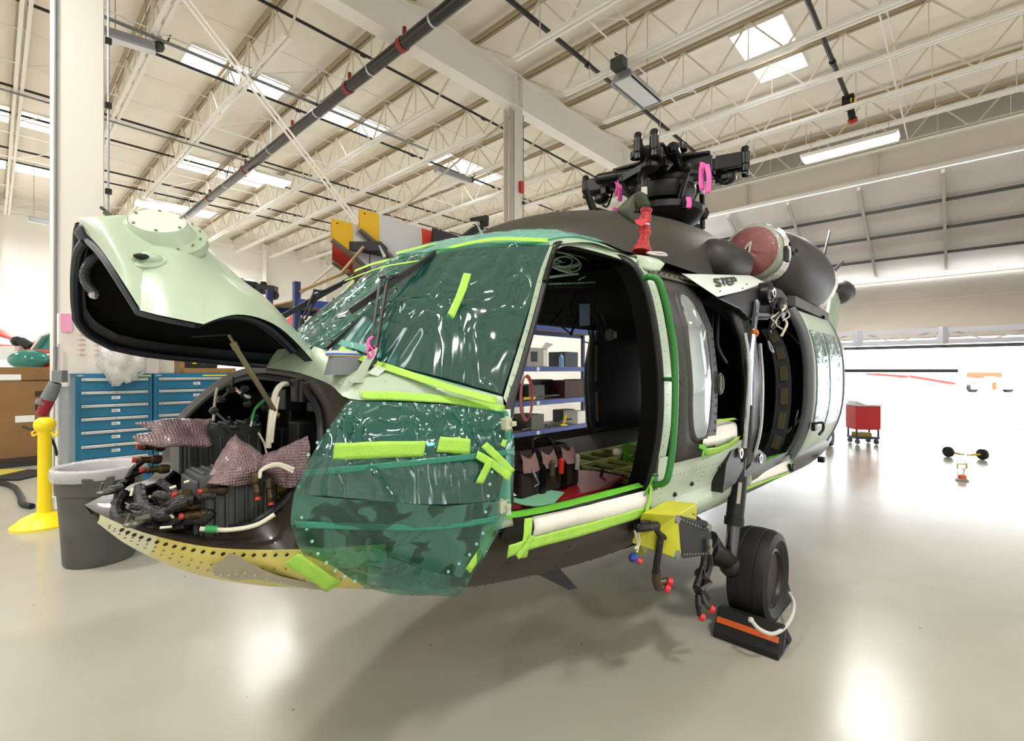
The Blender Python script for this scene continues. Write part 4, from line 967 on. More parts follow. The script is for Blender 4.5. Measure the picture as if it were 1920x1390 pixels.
b = MB(); b.box(H(2.95,.75,1.75), (.3,.03,.5)); b.build('ochre_lining', M('ochre', '#5b431c', .7), HR, smooth=0)
b = MB(); pt = [kp(1322,806,1.13), kp(1350,798,1.15), kp(1378,793,1.17)]; pm = [kp(1318,828,1.2), kp(1350,822,1.21), kp(1382,812,1.22)]; pb = [kp(1316,842,1.17), kp(1350,836,1.18), kp(1382,822,1.19)]
b.grid(crgrid([[p+V3((0,.1,.02)) for p in pt], pt, pm, pb], 4, 4)); b.build('masking_paper', paper, HR, solid=.003)
ribbon([kp(1314,846,1.19), kp(1345,842,1.2), kp(1382,822,1.21)], .05, (0,-.9,-.4), lift=.012)
ribbon([kp(1314,800,1.15), kp(1345,792,1.16), kp(1378,788,1.17)], .02, (0,-.5,.8), lift=.012)
for P_ in ([(1318,838,1.2),(1313,850,1.2),(1312,862,1.2)], [(1312,832,1.2),(1318,850,1.2)], [(1306,836,1.2),(1318,842,1.2),(1322,850,1.2)]):
    ribbon([kp(*q) for q in P_], .025, (0,-1,0), mat=tapedk, lift=.015)

# cabin: roof rail, dark lining, floor, aft bulkhead, far side with its open doorway
b = MB(); up = [side(a, 2.36, .02) for a in (2.2, 3.2, 4.6, 6.5)]; dn = [side(a, 2.24, .04) for a in (2.2, 3.2, 4.6, 6.5)]; b.grid([[p+V3((0,.12,.06)) for p in up], up, dn]); b.mi = 1
for k in range(70): b.rivets([side(2.25+k*.06, 2.33, .032), side(2.25+k*.06, 2.27, .042)], .004, (0,-1,.3))
b.build('roof_rail', [M('rail_grey', '#56564f', .42, .1, var=.1), rivd], HR, smooth=50, solid=.01)
b = MB(); b.bar(side(3.9, 2.22, .06), side(6.5, 2.22, .06), .05, .03); b.build('door_track', M('track_light', '#8e949a', .35, .5), HR, smooth=0)
def plate(name, c, d, mat, **k): b = MB(); b.box(c, d); return b.build(name, mat, HR, smooth=0, **k)
plate('cabin_floor', H(4.35, 0, .90), (4.3, 2.0, .06), M('floor_black', '#080808', .7))
plate('aft_bulkhead', H(6.5, 0, 1.6), (.05, 2.1, 1.5), inner)
plate('ceiling_lining', H(4.4, 0, 2.33), (4.2, 1.75, .04), inner)
b = MB()
for a0_, a1_, z0, z1 in ((.95, 3.35, .95, 1.55), (2.2, 3.35, 1.55, 2.34), (4.85, 6.5, .9, 2.34), (3.35, 4.85, 2.2, 2.34), (3.35, 4.85, .86, .99)):
    b.grid([[V3((a, halfw(max(a, 2.2))*sp(max(z, 1))*(1 if a > 2 else .62+.38*(a-.9)/1.1), z)) for z in [z0+(z1-z0)*k/5 for k in range(6)]] for a in [a0_+(a1_-a0_)*k/5 for k in range(6)]])
b.build('starboard_side', [M('inner_wall', '#0b0b0d', .7)], HR, solid=.03)
b = MB(); fr_ = [H(4.83, -halfw(4)*sp(z), z) for z in (.95, 1.15, 1.4, 1.7, 1.95, 2.1, 2.2)]; b.tube([kp(1128,540,-1.0), kp(1113,600,-1.1), kp(1106,660,-1.14), kp(1105,720,-1.15), kp(1109,790,-1.12), kp(1122,835,-1.05)], .03, 8)
b.build('far_door_frame', M('pillar_black'), HR)
b = MB()
for (y0, y1) in ((575, 640), (648, 715), (735, 790)): b.bar(kp(1123 if y0 < 600 else 1118, y0, -1.02), kp(1117 if y0 < 700 else 1120, y1, -1.05), .03, .01)
b.build('tan_pad', M('pad_tan', '#3d3526', .7), HR, smooth=0)
# cockpit shell: dash, overhead panel, centre console, rear panel, seat rail
b = MB(); b.prism([H(1.08, -.55, 1.62), H(1.08, .55, 1.62), H(1.3, .6, 1.58), H(1.3, -.6, 1.58)], (0, 0, -.45)); b.build('instrument_panel', M('dash_black', '#060707', .5), HR, smooth=0)
b = MB(); b.prism([H(1.0,.62,.93), H(1.0,-.62,.93), H(2.2,-.98,.93), H(2.2,.98,.93)], (0,0,.02)); b.build('cockpit_floor', M('floor_black'), HR, smooth=0)
plate('overhead_panel', H(1.95, .0, 2.33), (.7, .5, .1), M('dash_black'), bevel=.01)
plate('nose_bulkhead', H(.92, 0, 1.3), (.04, 1.1, .75), inner)
plate('cockpit_rear_panel', H(2.28, 1.02, 1.5), (.04, .1, 1.0), inner)
b = MB()
for k in range(9): b.bar(H(2.7+.2*k, -.2, .945), H(2.7+.2*k, .75, .945), .02, .03)
for k in range(4): b.bar(H(2.6, -.2+.3*k, .95), H(4.4, -.2+.3*k, .95), .02, .03)
b.build('floor_frames', M('primer_yellow_green', '#8f9a4a', .5), HR, smooth=0)
rnd = random.Random(21)
mint = M('cable_mint', '#a9cdb6', .45)
for k in range(6):
    c = kp(1060+rnd.uniform(-12,14), 500+rnd.uniform(-8,10), .52); r1_ = rnd.uniform(.05,.11)
    b = MB(); P = [c+V3((r1_*math.cos(t)*1.2, r1_*.6*math.sin(t), .35*r1_*math.sin(t*1+k))) for t in [PI*1.7*i/14+k for i in range(15)]]; b.tube(P, .005, 6); b.build('cable_loop', mint, HR)
for k in range(2):
    b = MB()
    for i in range(22): b.box(kp(1030+i*4, 533+k*7-i*.15, .5), (.006, .006, .011))
    b.build('terminal_strip', [mint, M('terminal_dark', '#313c34', .5)][k], HR, smooth=0)
for (P_, r) in (([(1030,520,.55),(1060,516,.53),(1090,512,.5),(1105,500,.48)], .008), ([(1045,473,.6),(1085,480,.55),(1108,495,.5),(1100,515,.5),(1085,525,.5)], .005)):
    b = MB(); b.tube(cr([kp(*q) for q in P_], 6), r, 8); b.build('cable_loop', mint, HR)
rnd = random.Random(31)
for k in range(12):
    x, y = rnd.uniform(1000, 1130), rnd.uniform(560, 600); b = MB(); b.tube(cr([kp(x, y-20, .1), kp(x+rnd.uniform(-14,14), y+rnd.uniform(0,20), .1), kp(x+rnd.uniform(-18,18), y+rnd.uniform(10,50), .1)], 5), rnd.uniform(.004,.014), 6); b.build('hanging_cord', M('cord_black', '#17171a', .5), HR)
b = MB(); b.prism([kp(1088,570,.2), kp(1106,570,.2), kp(1106,610,.2), kp(1089,612,.2)], (0,.01,0)); b.build('hanging_tag', M('tag_blue', '#8fa9c4', .5), HR, smooth=0)
b = MB(); q = kp(1143,628,.3); b.lathe([(.045,0),(.045,.01),(.02,.02)], q, (-.3,-1,0), 16); b.box(q+H(.03,.02,0), (.05,.02,.05)); b.build('pulley_fitting', grey, HR)
for (x, y) in ((1223, 672), (1219, 820)):
    b = MB(); b.box(kp(x, y, 1.0), (.012, .03, .11)); b.build('data_plate', M('plate_cream', '#c9c8bd', .4), HR, smooth=0)
# taped control stick grip
b = MB(); b.ball(kp(1158,848,.75), (.035,.03,.028), 10); b.mi = 1; b.ball(kp(1170,846,.76), (.03,.03,.035), 10)
b.build('taped_grip', [paper, tapedk], HR)
for P_ in ([(1165,840,.8),(1180,830,.8)], [(1170,850,.8),(1198,845,.8)], [(1172,855,.8),(1192,868,.8),(1198,872,.8)], [(1168,856,.8),(1176,866,.8)]): ribbon([kp(*q) for q in P_], .025, (-.3,-1,0), mat=tapedk, lift=.01)
b = MB(); b.tube([kp(1118,882,.55), kp(1168,892,.6)], .006, 6); b.ball(kp(1168,892,.6), .012, 8); b.tube([kp(1130,880,.5), kp(1120,920,.5)], .012, 8); b.tube([kp(1150,890,.5), kp(1165,925,.5)], .012, 8); b.build('control_lever', M('pillar_black'), HR)

# sliding door aft of the cabin opening
A0, A1 = 4.58, 6.05
def dside(a, z): 
    t = (z-1.6)/.78; return H(a, 1.30-.23*abs(t)**2.6-.0*a, z)
zr = [.84+.1*k for k in range(15)]
b = MB(); b.grid([[dside(a, z) for z in zr] for a in (A0+.06, 5.0, 5.5, A1)]); b.mi = 1; b.tube([dside(A0+.03, z)+V3((0,.01,0)) for z in zr], .035, 8); b.tube([dside(A1, z) for z in zr], .014, 6)
sd = b.build('sliding_door', [lg2, M('door_edge_grey', '#5d6164', .4)], HR, smooth=60, solid=.02)
for (w0_, w1_) in ((4.80, 5.22), (5.34, 5.85)):
    zz = [1.18+.11*k for k in range(9)]
    b = MB(); b.grid([[dside(a, z)+V3((0,-.012,0)) for z in zz] for a in (w0_, (w0_+w1_)/2, w1_)]); b.mi = 1
    for e_ in ([dside(w0_, z) for z in zz], [dside(w1_, z) for z in zz]): b.tube([p+V3((0,-.01,0)) for p in e_], .012, 6)
    b.tube([dside(w0_, zz[0]), dside(w1_, zz[0])], .012, 6); b.tube([dside(w0_, zz[-1]), dside(w1_, zz[-1])], .012, 6)
    w_ = b.build('door_window', [M('window_bright', '#e6efef', .04, .85), M('door_edge_grey')], sd, smooth=70)
    b = MB(); b.grid(wrinkle([[dside(w0_+(w1_-w0_)*i/8, zz[0]+(zz[-1]-zz[0])*j/16)+V3((0,-.02,0)) for j in range(17)] for i in range(9)], .7, V3((0,-.012,0)), 6)); b.build('protective_film', filml, w_, smooth=180)
b = MB(); q = kp(1527, 800, 1.33); b.box(q, (.09,.03,.07)); b.tube(cr([q+H(-.02,.01,.03), q+H(.06,.05,.03), q+H(.07,.05,-.03), q+H(.03,.03,-.07)], 5), .012, 6); b.build('door_handle', M('pillar_black'), sd)
for q_ in (kp(1482, 877, 1.2), kp(1540, 862, 1.15)): b = MB(); b.box(q_, (.08,.06,.055)); b.build('door_roller', black, sd, smooth=0, bevel=.006)
# inner frame pads and grab bar of the doorway
b = MB(); P = [ka(1470,615,4.55), ka(1490,650,4.55), ka(1500,700,4.55), ka(1500,760,4.55), ka(1490,820,4.55), ka(1470,865,4.55)]; P = cr([p+V3((0,.07,0)) for p in P], 4); b.grid([P, [p+V3((-.02,.12,0)) for p in P]]); b.mi = 1
for k in range(1, 19, 3): b.bar(P[k]+V3((-.02,.05,0)), P[k+2]+V3((-.02,.05,0)), .01, .06)
b.build('doorway_frame', [M('frame_grey', '#22262a', .6), M('pad_tan2', '#4e4730', .6)], HR, smooth=50)
b = MB(); b.tube(cr([kp(1495,770,.95), kp(1490,790,1.0), kp(1484,820,1.0), kp(1482,830,.95)], 4), .012, 6); b.build('inner_handle', M('inner_handle_grey'), HR)
b = MB(); b.grid([[side(a, .9, .0), side(a, 1.0, .0)] for a in (3.4, 4.0, 4.6)]); b.build('cabin_side_skin', blackg, HR)
b = MB(); pt = [kp(1400,893,1.13), kp(1440,878,1.15), kp(1480,864,1.17)]; pb = [kp(1397,915,1.15), kp(1440,898,1.18), kp(1483,882,1.2)]
b.grid(crgrid([[p+V3((0,.12,.03)) for p in pt], pt, pb], 4, 4)); b.build('masking_paper', paper, HR, solid=.003)
ribbon([kp(1405,885,1.08), kp(1445,868,1.1), kp(1480,856,1.12)], .10, (0,-.4,.9), mat=tapedk, lift=.01)
ribbon([kp(1397,916,1.17), kp(1440,899,1.2), kp(1478,886,1.21)], .02, (0,-1,-.2), lift=.01)
ribbon([kp(1477,850,1.15), kp(1480,862,1.18), kp(1478,874,1.2)], .03, (0,-1,0), mat=tapedk, lift=.02)

# step panel with stencilled word
stp = [kp(1283,516,1.04), kp(1412,519,1.04), kp(1441,533,1.12), kp(1345,557,1.2)]
b = MB(); b.prism(stp, (0, .02, .012)); sx = b.build('step_panel', M('step_pale', '#c4cec6', .42), HR, smooth=0)
b = MB(); b.prism([kp(1340,546,1.15), kp(1352,553,1.18), kp(1344,556,1.16)], (0,.02,0)); 
for q in ((1350,546),(1392,541),(1400,533)): b.lathe([(.008,0),(.004,.004)], kp(q[0], q[1], 1.18), (0,-1,-.3), 8)
b.build('step_screw', rivd, sx)
def letters(txt, o, u, v, h, name, mat, par, gap=.2, th=.25):
    """stencil letters from strokes; u = writing direction, v = up"""
    S = {'S': [(1,1,0,1),(0,1,0,.5),(0,.5,1,.5),(1,.5,1,0),(1,0,0,0)], 'T': [(0,1,1,1),(.5,1,.5,0)], 'E': [(0,0,0,1),(0,1,1,1),(0,.5,.8,.5),(0,0,1,0)], 'P': [(0,0,0,1),(0,1,1,1),(1,1,1,.5),(1,.5,0,.5)],
         '1': [(.5,0,.5,1),(.5,1,.25,.8)], '-': [(.2,.5,.8,.5)], '8': [(0,0,0,1),(0,1,1,1),(1,1,1,0),(1,0,0,0),(0,.5,1,.5)], '0': [(0,0,0,1),(0,1,1,1),(1,1,1,0),(1,0,0,0)], '2': [(0,1,1,1),(1,1,1,.5),(1,.5,0,.5),(0,.5,0,0),(0,0,1,0)], '9': [(1,0,1,1),(1,1,0,1),(0,1,0,.5),(0,.5,1,.5)], '5': [(1,1,0,1),(0,1,0,.5),(0,.5,1,.5),(1,.5,1,0),(1,0,0,0)],
         '6': [(1,1,0,1),(0,1,0,0),(0,0,1,0),(1,0,1,.5),(1,.5,0,.5)], 'U': [(0,1,0,0),(0,0,1,0),(1,0,1,1)], 'L': [(0,1,0,0),(0,0,1,0)], 'I': [(.5,0,.5,1)], 'N': [(0,0,0,1),(0,1,1,0),(1,0,1,1)], 'O': [(0,0,0,1),(0,1,1,1),(1,1,1,0),(1,0,0,0)], 'A': [(0,0,0,1),(0,1,1,1),(1,1,1,0),(0,.5,1,.5)], 'R': [(0,0,0,1),(0,1,1,1),(1,1,1,.5),(1,.5,0,.5),(.4,.5,1,0)], ' ': []}
    b = MB(); w = h*.62; n = V3(u).cross(V3(v)).normalized()
    for i, ch in enumerate(txt):
        oo_ = V3(o)+V3(u)*(i*w*(1+gap+.15))
        for (x0, y0, x1, y1) in S.get(ch, []): b.bar(oo_+V3(u)*x0*w+V3(v)*y0*h, oo_+V3(u)*x1*w+V3(v)*y1*h, h*th*.6, .002, n)
    return b.build(name, mat, par, smooth=0)
def onst(x, y):
    n_ = (stp[1]-stp[0]).cross(stp[3]-stp[0]).normalized(); A_ = kp(x, y, 0.9); B_ = kp(x, y, 1.3); d_ = B_-A_
    return A_+d_*((stp[0]-A_).dot(n_)/d_.dot(n_))
pA, pB, pC = onst(1341, 536), onst(1400, 529), onst(1339, 524); u_ = (pB-pA).normalized(); v_ = (pC-pA).normalized()
letters('STEP', pA+V3((-.004,-.006,-.002)), u_, v_, (pC-pA).length, 'step_lettering', M('stencil_black', '#1b1b1b', .6), sx)

# black upper fitting, actuator rods, lower brackets
bk = M('fitting_black', '#060607', .35)
b = MB(); b.prism([kp(1346,560,1.2), kp(1440,533,1.2), kp(1466,543,1.2), kp(1478,560,1.2), kp(1470,580,1.2), kp(1440,600,1.2), kp(1408,600,1.2), kp(1388,580,1.2)], (0, .16, 0)); b.build('upper_fitting', bk, HR, smooth=0, bevel=.008)
for (x, y) in ((1437,551), (1460,578)):
    b = MB(); q = kp(x, y, 1.22); b.lathe([(.085,-.04),(.085,.03),(.06,.04)], q, (0,-1,0), 20); b.mi = 1; b.lathe([(.038,.04),(.038,.055),(.02,.055),(.018,.03)], q, (0,-1,0), 20); b.build('pivot_lug', [bk, chrome], HR)
b = MB(); b.bar(kp(1420,565,1.22), kp(1413,620,1.22), .02, .05); b.bar(kp(1450,600,1.2), kp(1442,622,1.2), .02, .04); b.bar(kp(1418,590,1.23), kp(1450,592,1.23), .02, .02); b.build('link_plate', M('link_silver', '#8c9098', .25, .8), HR, smooth=0)
for nm, pts, r in (('slim_rod', [(1396,625,1.24),(1404,680,1.26),(1402,760,1.27),(1396,840,1.25)], .014), ('slim_rod', [(1413,620,1.24),(1406,690,1.26),(1404,760,1.26)], .02), ('slim_rod', [(1425,645,1.22),(1429,720,1.25),(1426,800,1.25),(1415,850,1.22)], .013)):
    b = MB(); b.tube(cr([kp(*q) for q in pts], 5), r, 8); b.build(nm, M('rod_silver', '#b9bdc4', .25, .8), HR)
b = MB(); b.tube(cr([kp(1440,640,1.24), kp(1446,650,1.24), kp(1450,660,1.24), kp(1444,655,1.24)], 4, True), .008, 6, closed=True); b.build('hook_ring', M('rod_silver'), HR)
rnd = random.Random(12)
for k in range(10):
    x, y = 1462+rnd.uniform(-14,10), 560+rnd.uniform(-20,40); b = MB(); b.tube(cr([kp(x, y, 1.24), kp(x+rnd.uniform(-12,12), y+rnd.uniform(5,20), 1.27), kp(x+rnd.uniform(-16,10), y+rnd.uniform(15,40), 1.24)], 5), rnd.choice((.005,.01)), 6); b.build('wiring_loom', [harn, wirew][k % 2], HR)
b = MB(); b.ball(kp(1415,625,1.25), .03, 8); b.build('orange_fitting', M('fit_orange', '#b5641c', .5), HR)
for (x, y, pl) in ((1387,850, [(1362,870),(1372,846),(1390,836),(1401,846),(1400,866),(1380,905),(1355,925)]), (1424,860, [(1408,872),(1410,848),(1424,843),(1437,855),(1434,872),(1405,893),(1398,905),(1396,885)])):
    b = MB(); b.prism([kp(u, v, 1.2) for u, v in pl], (0, .08, 0)); b.mi = 1; b.lathe([(.035,.0),(.035,.012),(.018,.012),(.016,0)], kp(x, y, 1.21), (0,-1,0), 18); b.build('lower_bracket', [bk, chrome], HR, smooth=30)

# main landing gear
b = MB(); t0, t1, t2 = kp(1390,840,1.17), kp(1376,985,1.17), kp(1371,1062,1.17)
b.lathe([(.03,0)], t0, (0,0,1), 6)
b = MB(); b.tube([t0, kp(1385,905,1.17)], .036, 16); b.tube([kp(1386,893,1.17), t1], .055, 16); b.tube([kp(1377,970,1.17), t1], .062, 16); b.mi = 1; b.tube([t1, t2], .043, 16); b.mi = 2; b.bar(kp(1388,905,1.232), kp(1384,945,1.232), .02, .004)
b.build('landing_strut', [bk, M('strut_chrome', '#6c6c70', .15, .9), M('plate_cream')], HR)
wc = H(3.355, 1.257, .31)
b = MB(); b.lathe([(r*.92, h_) for r, h_ in [(.21,-.10),(.27,-.125),(.318,-.11),(.335,-.07),(.335,-.052),(.331,-.048),(.335,-.044),(.338,0),(.335,.044),(.331,.048),(.335,.052),(.335,.07),(.318,.11),(.27,.125),(.21,.10),(.2,.06),(.2,-.06)]], wc, (0,-1,0), 56); ty = b.build('tyre', rubber, HR, smooth=35)
b = MB(); b.lathe([(.19,.08),(.19,.095),(.175,.1),(.16,.07),(.15,.03),(.09,.02),(.085,.05),(.06,.07),(.0,.07)], wc, (0,-1,0), 40); b.lathe([(.19,-.09),(.0,-.09)], wc, (0,-1,0), 30); b.build('wheel_rim', M('rim_dark', '#2f2a26', .4, .4), HR, smooth=35)
b = MB(); b.tube([wc, t2+V3((0,0,.02)), kp(1330,1030,1.08)], [.05,.06,.075], 12); b.tube([kp(1345,1045,1.1), kp(1322,1015,1.05)], [.075,.09], 14); b.ball(t2, .075, 12); b.build('drag_beam', M('beam_black', '#141414', .45), HR)
# yellow stub box and black end plate
yb = [kp(1205,962,1.12), kp(1270,966,1.2), kp(1267,1047,1.2), kp(1184,1018,1.04)]
b = MB(); b.prism(yb, (.30, .02, 0)); b.mi = 1; b.prism([kp(1176,1005,.84), kp(1200,1015,.88), kp(1208,1040,.9), kp(1195,1044,.88)], (.06,0,0)); b.build('stub_box', [M('stub_yellow', '#bfc02c', .4), M('stub_olive', '#9aa02a', .4)], HR, smooth=0, bevel=.004)
b = MB(); b.prism([kp(1271,966,1.2), kp(1333,990,1.22), kp(1336,1040,1.22), kp(1280,1048,1.2)], (.1, .06, 0)); b.mi = 1
for k in range(10): b.rivets([kp(1277+5.4*k, 974+2.2*k, 1.21+.002*k), kp(1284+5*k, 1040-.2*k, 1.21+.002*k)], .005, (0,-1,0))
for (x, y) in ((1268,974),(1268,1040),(1328,990),(1329,1018),(1330,1032)): b.lathe([(.022,0),(.022,.012),(.01,.012)], kp(x, y, 1.23), (0,-1,0), 12)
b.build('end_plate', [M('plate_graphite', '#26282b', .4, .3), M('bolt_grey', '#8a8d8a', .35, .6)], HR, smooth=0)
for (P_, r, nm, mt) in (([(1185,992,.95),(1200,982,1.1),(1225,985,1.14),(1240,1005,1.15),(1275,1020,1.15),(1292,1010,1.14)], .016, 'hydraulic_hose', harn), ([(1240,1000,1.15),(1236,1030,1.15),(1231,1060,1.14),(1230,1075,1.13)], .018, 'hydraulic_hose', harn), ([(1232,986,1.15),(1205,990,1.13),(1180,990,1.05)], .022, 'hydraulic_hose', harn),
      ([(1293,1000,1.15),(1312,1020,1.18),(1320,1050,1.2),(1312,1080,1.2),(1305,1100,1.2)], .018, 'hydraulic_hose', harn), ([(1300,1000,1.15),(1325,1030,1.2),(1330,1060,1.2),(1318,1095,1.2)], .02, 'hydraulic_hose', harn), ([(1190,995,1.1),(1196,1020,1.1),(1190,1030,1.1)], .005, 'white_cable', wirew), ([(1196,998,1.1),(1199,1015,1.1),(1194,1036,1.1)], .005, 'white_cable', wirew), ([(1270,950,1.15),(1295,962,1.18),(1312,973,1.16)], .006, 'antenna_wire', harn)):
    b = MB(); b.tube(cr([kp(*q) for q in P_], 6), r, 8); b.build(nm, mt, HR)
red_ = M('cap_plug_red', '#d2242a', .4); blu_ = M('cap_plug_blue', '#2a3c8c', .4); obr = M('elbow_brown', '#4a3d28', .4, .3)
b = MB(); b.tube([kp(1231,1070,1.13), kp(1231,1090,1.13), kp(1235,1102,1.13)], .024, 10); b.tube([kp(1233,1092,1.13), kp(1248,1089,1.13)], .02, 10); b.tube([kp(1236,1101,1.13), kp(1247,1102,1.13)], .02, 10); b.build('hose_elbow', obr, HR)
for (x, y, p_) in ((1252,1089,1.14),(1247,1102,1.14),(1194,1050,1.12),(1312,1155,1.22),(1331,1141,1.22)): b = MB(); q = kp(x, y, p_); b.tube([q, q+V3((.01,-.02,-.01))], .022 if x > 1240 else .014, 10); b.build('red_cap', red_, HR)
b = MB(); b.ball(kp(1188,1046,1.12), .026, 8); b.build('blue_cap', blu_, HR)
b = MB(); b.tube([kp(1312,1075,1.2), kp(1325,1090,1.2), kp(1308,1105,1.2), kp(1312,1120,1.2)], [.03,.035,.03,.02], 8); b.prism([kp(1316,1110,1.2), kp(1322,1106,1.2), kp(1333,1124,1.2), kp(1328,1127,1.2)], (0,.01,0)); b.tube([kp(1308,1118,1.2), kp(1309,1135,1.22), kp(1312,1153,1.22)], .016, 8); b.tube([kp(1314,1115,1.2), kp(1320,1130,1.22), kp(1328,1139,1.22)], .014, 8); b.build('hose_cluster', M('cluster_black', '#141412', .4), HR)

# ---- cowling over the transmission
cs = [(1.88,2.56,.12),(2.2,2.73,.40),(2.7,2.89,.58),(3.4,3.03,.68),(4.1,3.12,.70),(4.6,3.13,.70),(4.95,3.06,.66),(5.02,2.98,.62)]
def cowl(a, zt, w, z0=2.40, n=20):
    r = []
    for k in range(n+1):
        t = PI*k/n; c, s = math.cos(t), math.sin(t)
        r.append(H(a, math.copysign(abs(c)**.75, c)*w, z0+(zt-z0)*abs(s)**.72))
    return r
b = MB(); CW = crgrid([cowl(*c) for c in cs], 5, 1); b.grid(CW); b.grid([CW[-1], [H(5.03, 0, 2.5)]*len(CW[-1])]); b.build('transmission_cowling', olive, HR, smooth=50)
b = MB(); b.grid([cowl(5.0, 3.0, .6), cowl(6.2, 3.0, .55), cowl(8.0, 2.75, .4)]); b.mi = 0; b.build('aft_fairing', mgrey, HR, smooth=50)
# side duct fairing (dark barrel) and engine nacelle
b = MB(); q0 = H(4.18, .64, 2.68)
b.lathe([(.08,-.2),(.15,-.15),(.19,-.06),(.20,.05),(.19,.25),(.17,.4)], q0, (1, -.12, .03), 24); b.build('duct_fairing', M('duct_dark', '#2d2c29', .5), HR)
ec = H(4.85, .75, 2.86); ax = V3((1, -.03, -.03)).normalized()
b = MB(); b.lathe([(.24,-.02),(.265,.0),(.28,.08),(.29,.2)], ec, ax, 36); b.build('intake_lip', lg, HR)
b = MB(); b.lathe([(.0,-.05),(.13,-.045),(.21,-.03),(.245,-.0)], ec-ax*.02, ax, 32); b.build('intake_cover', M('cover_red', '#8f1722', .55, bump=.5, bs=8), HR)
b = MB(); P = cr([ec+V3((-.09,-.02,.08)), ec+V3((-.11,-.01,-.02)), ec+V3((-.11,-.02,-.12)), ec+V3((-.11,.03,-.13)), ec+V3((-.11,.03,.0))], 5, True); b.tube(P, .009, 6, closed=True); b.build('cover_cord', M('cord_white', '#d8d2cc', .6), HR)
wrapm = sheet('plastic_wrap', '#f1efee', .10, .02, .12, 7, .02, dcol='#f4f1ee')
b = MB(); rows = []
for (r, h) in ((.02,-.12),(.12,-.11),(.21,-.08),(.26,-.03),(.285,.04),(.295,.12),(.30,.18)):
    row = []
    for k in range(48):
        t = 2*PI*k/48; n = noise.noise(V3((math.cos(t)*3, math.sin(t)*3, r*9)))*.03
        u = ax.orthogonal().normalized(); w = ax.cross(u); row.append(ec+ax*(h+n*.8)+(u*math.cos(t)+w*math.sin(t))*(r+n*.6))
    rows.append(row)
b.grid(rows, closed=True); b.build('plastic_wrap', wrapm, HR, smooth=180)
b = MB(); rows = rows[4:]; b.grid([[p+(p-ec).normalized()*.006 for p in r] for r in rows], closed=True); b.build('wrap_edge', sheet('plastic_wrap_edge', '#f4f2f0', .7, .05, .2, 9, .04, dcol='#f6f4f1'), HR, smooth=180)
b = MB(); b.lathe([(.28,.17),(.26,.19),(.26,.3),(.32,.36),(.37,.55),(.395,.8),(.395,1.1),(.36,1.45),(.32,1.62),(.29,1.65)], ec+V3((0,0,-.03)), V3((1,-.06,-.06)), 40); b.mi = 1
for (x, y, p_) in ((1478,458,1.1),(1483,475,1.12),(1490,470,1.12),(1470,465,1.1)): b.box(kp(x+4, y, p_+.02), (.04,.02,.03))
b.box(kp(1474,478,1.09), (.12,.02,.12))
nac = b.build('engine_nacelle', [mgrey, black], HR, smooth=40)
ee = ec+V3((0,0,-.03))+V3((1,-.06,-.06)).normalized()*1.62
b = MB(); rows = []
for (r, h) in ((.33,-.12),(.34,0),(.31,.1),(.22,.17),(.03,.19)):
    rows.append([ee+V3((h, 0, 0))+V3((0, math.cos(2*PI*k/36), math.sin(2*PI*k/36)))*(r+.02*noise.noise(V3((k*.7, r*8, 2)))) for k in range(36)])
b.grid(rows, closed=True); b.build('exhaust_wrap', M('wrap_white', '#eceae8', .4, bump=.6, bs=14), HR, smooth=180)
b = MB(); b.prism([H(5.2, .55, 2.52), H(6.9, .6, 2.5), H(6.9, 1.02, 2.42), H(5.2, 1.05, 2.44)], (0, 0, -.1)); b.build('nacelle_deck', M('rail_grey'), HR, smooth=0)

# ---- rotor head
hub = V3((4.45, 0, 3.70)); hb = M('hub_black', '#050505', .42); hb2 = M('hub_black_satin', '#0a0b0c', .3, .2)
b = MB(); b.lathe([(.155,-.75),(.155,-.30),(.14,-.28)], hub, (0,0,1), 28); b.build('rotor_mast', M('mast_olive', '#3f3a33', .4), HR)
b = MB(); b.lathe([(.12,-.34),(.30,-.30),(.34,-.22),(.34,-.16),(.26,-.12),(.24,.06),(.3,.07),(.28,.09),(.2,.12),(.12,.15)], hub, (0,0,1), 28); b.build('rotor_hub', hb, HR, smooth=35)
b = MB()
for k in range(4):
    t = PI/2*k+PI/4+.35; d = V3((math.cos(t), math.sin(t), 0)); b.bar(hub+V3((0,0,.16)), hub+V3((0,0,.16))+d*.3, .10, .03); b.lathe([(.06,-.03),(.065,0),(.06,.03)], hub+V3((0,0,.16))+d*.3, (0,0,1), 14)
b.box(hub+V3((0,0,.22)), (.3,.14,.09)); b.build('vibration_absorber', hb2, HR, smooth=30)
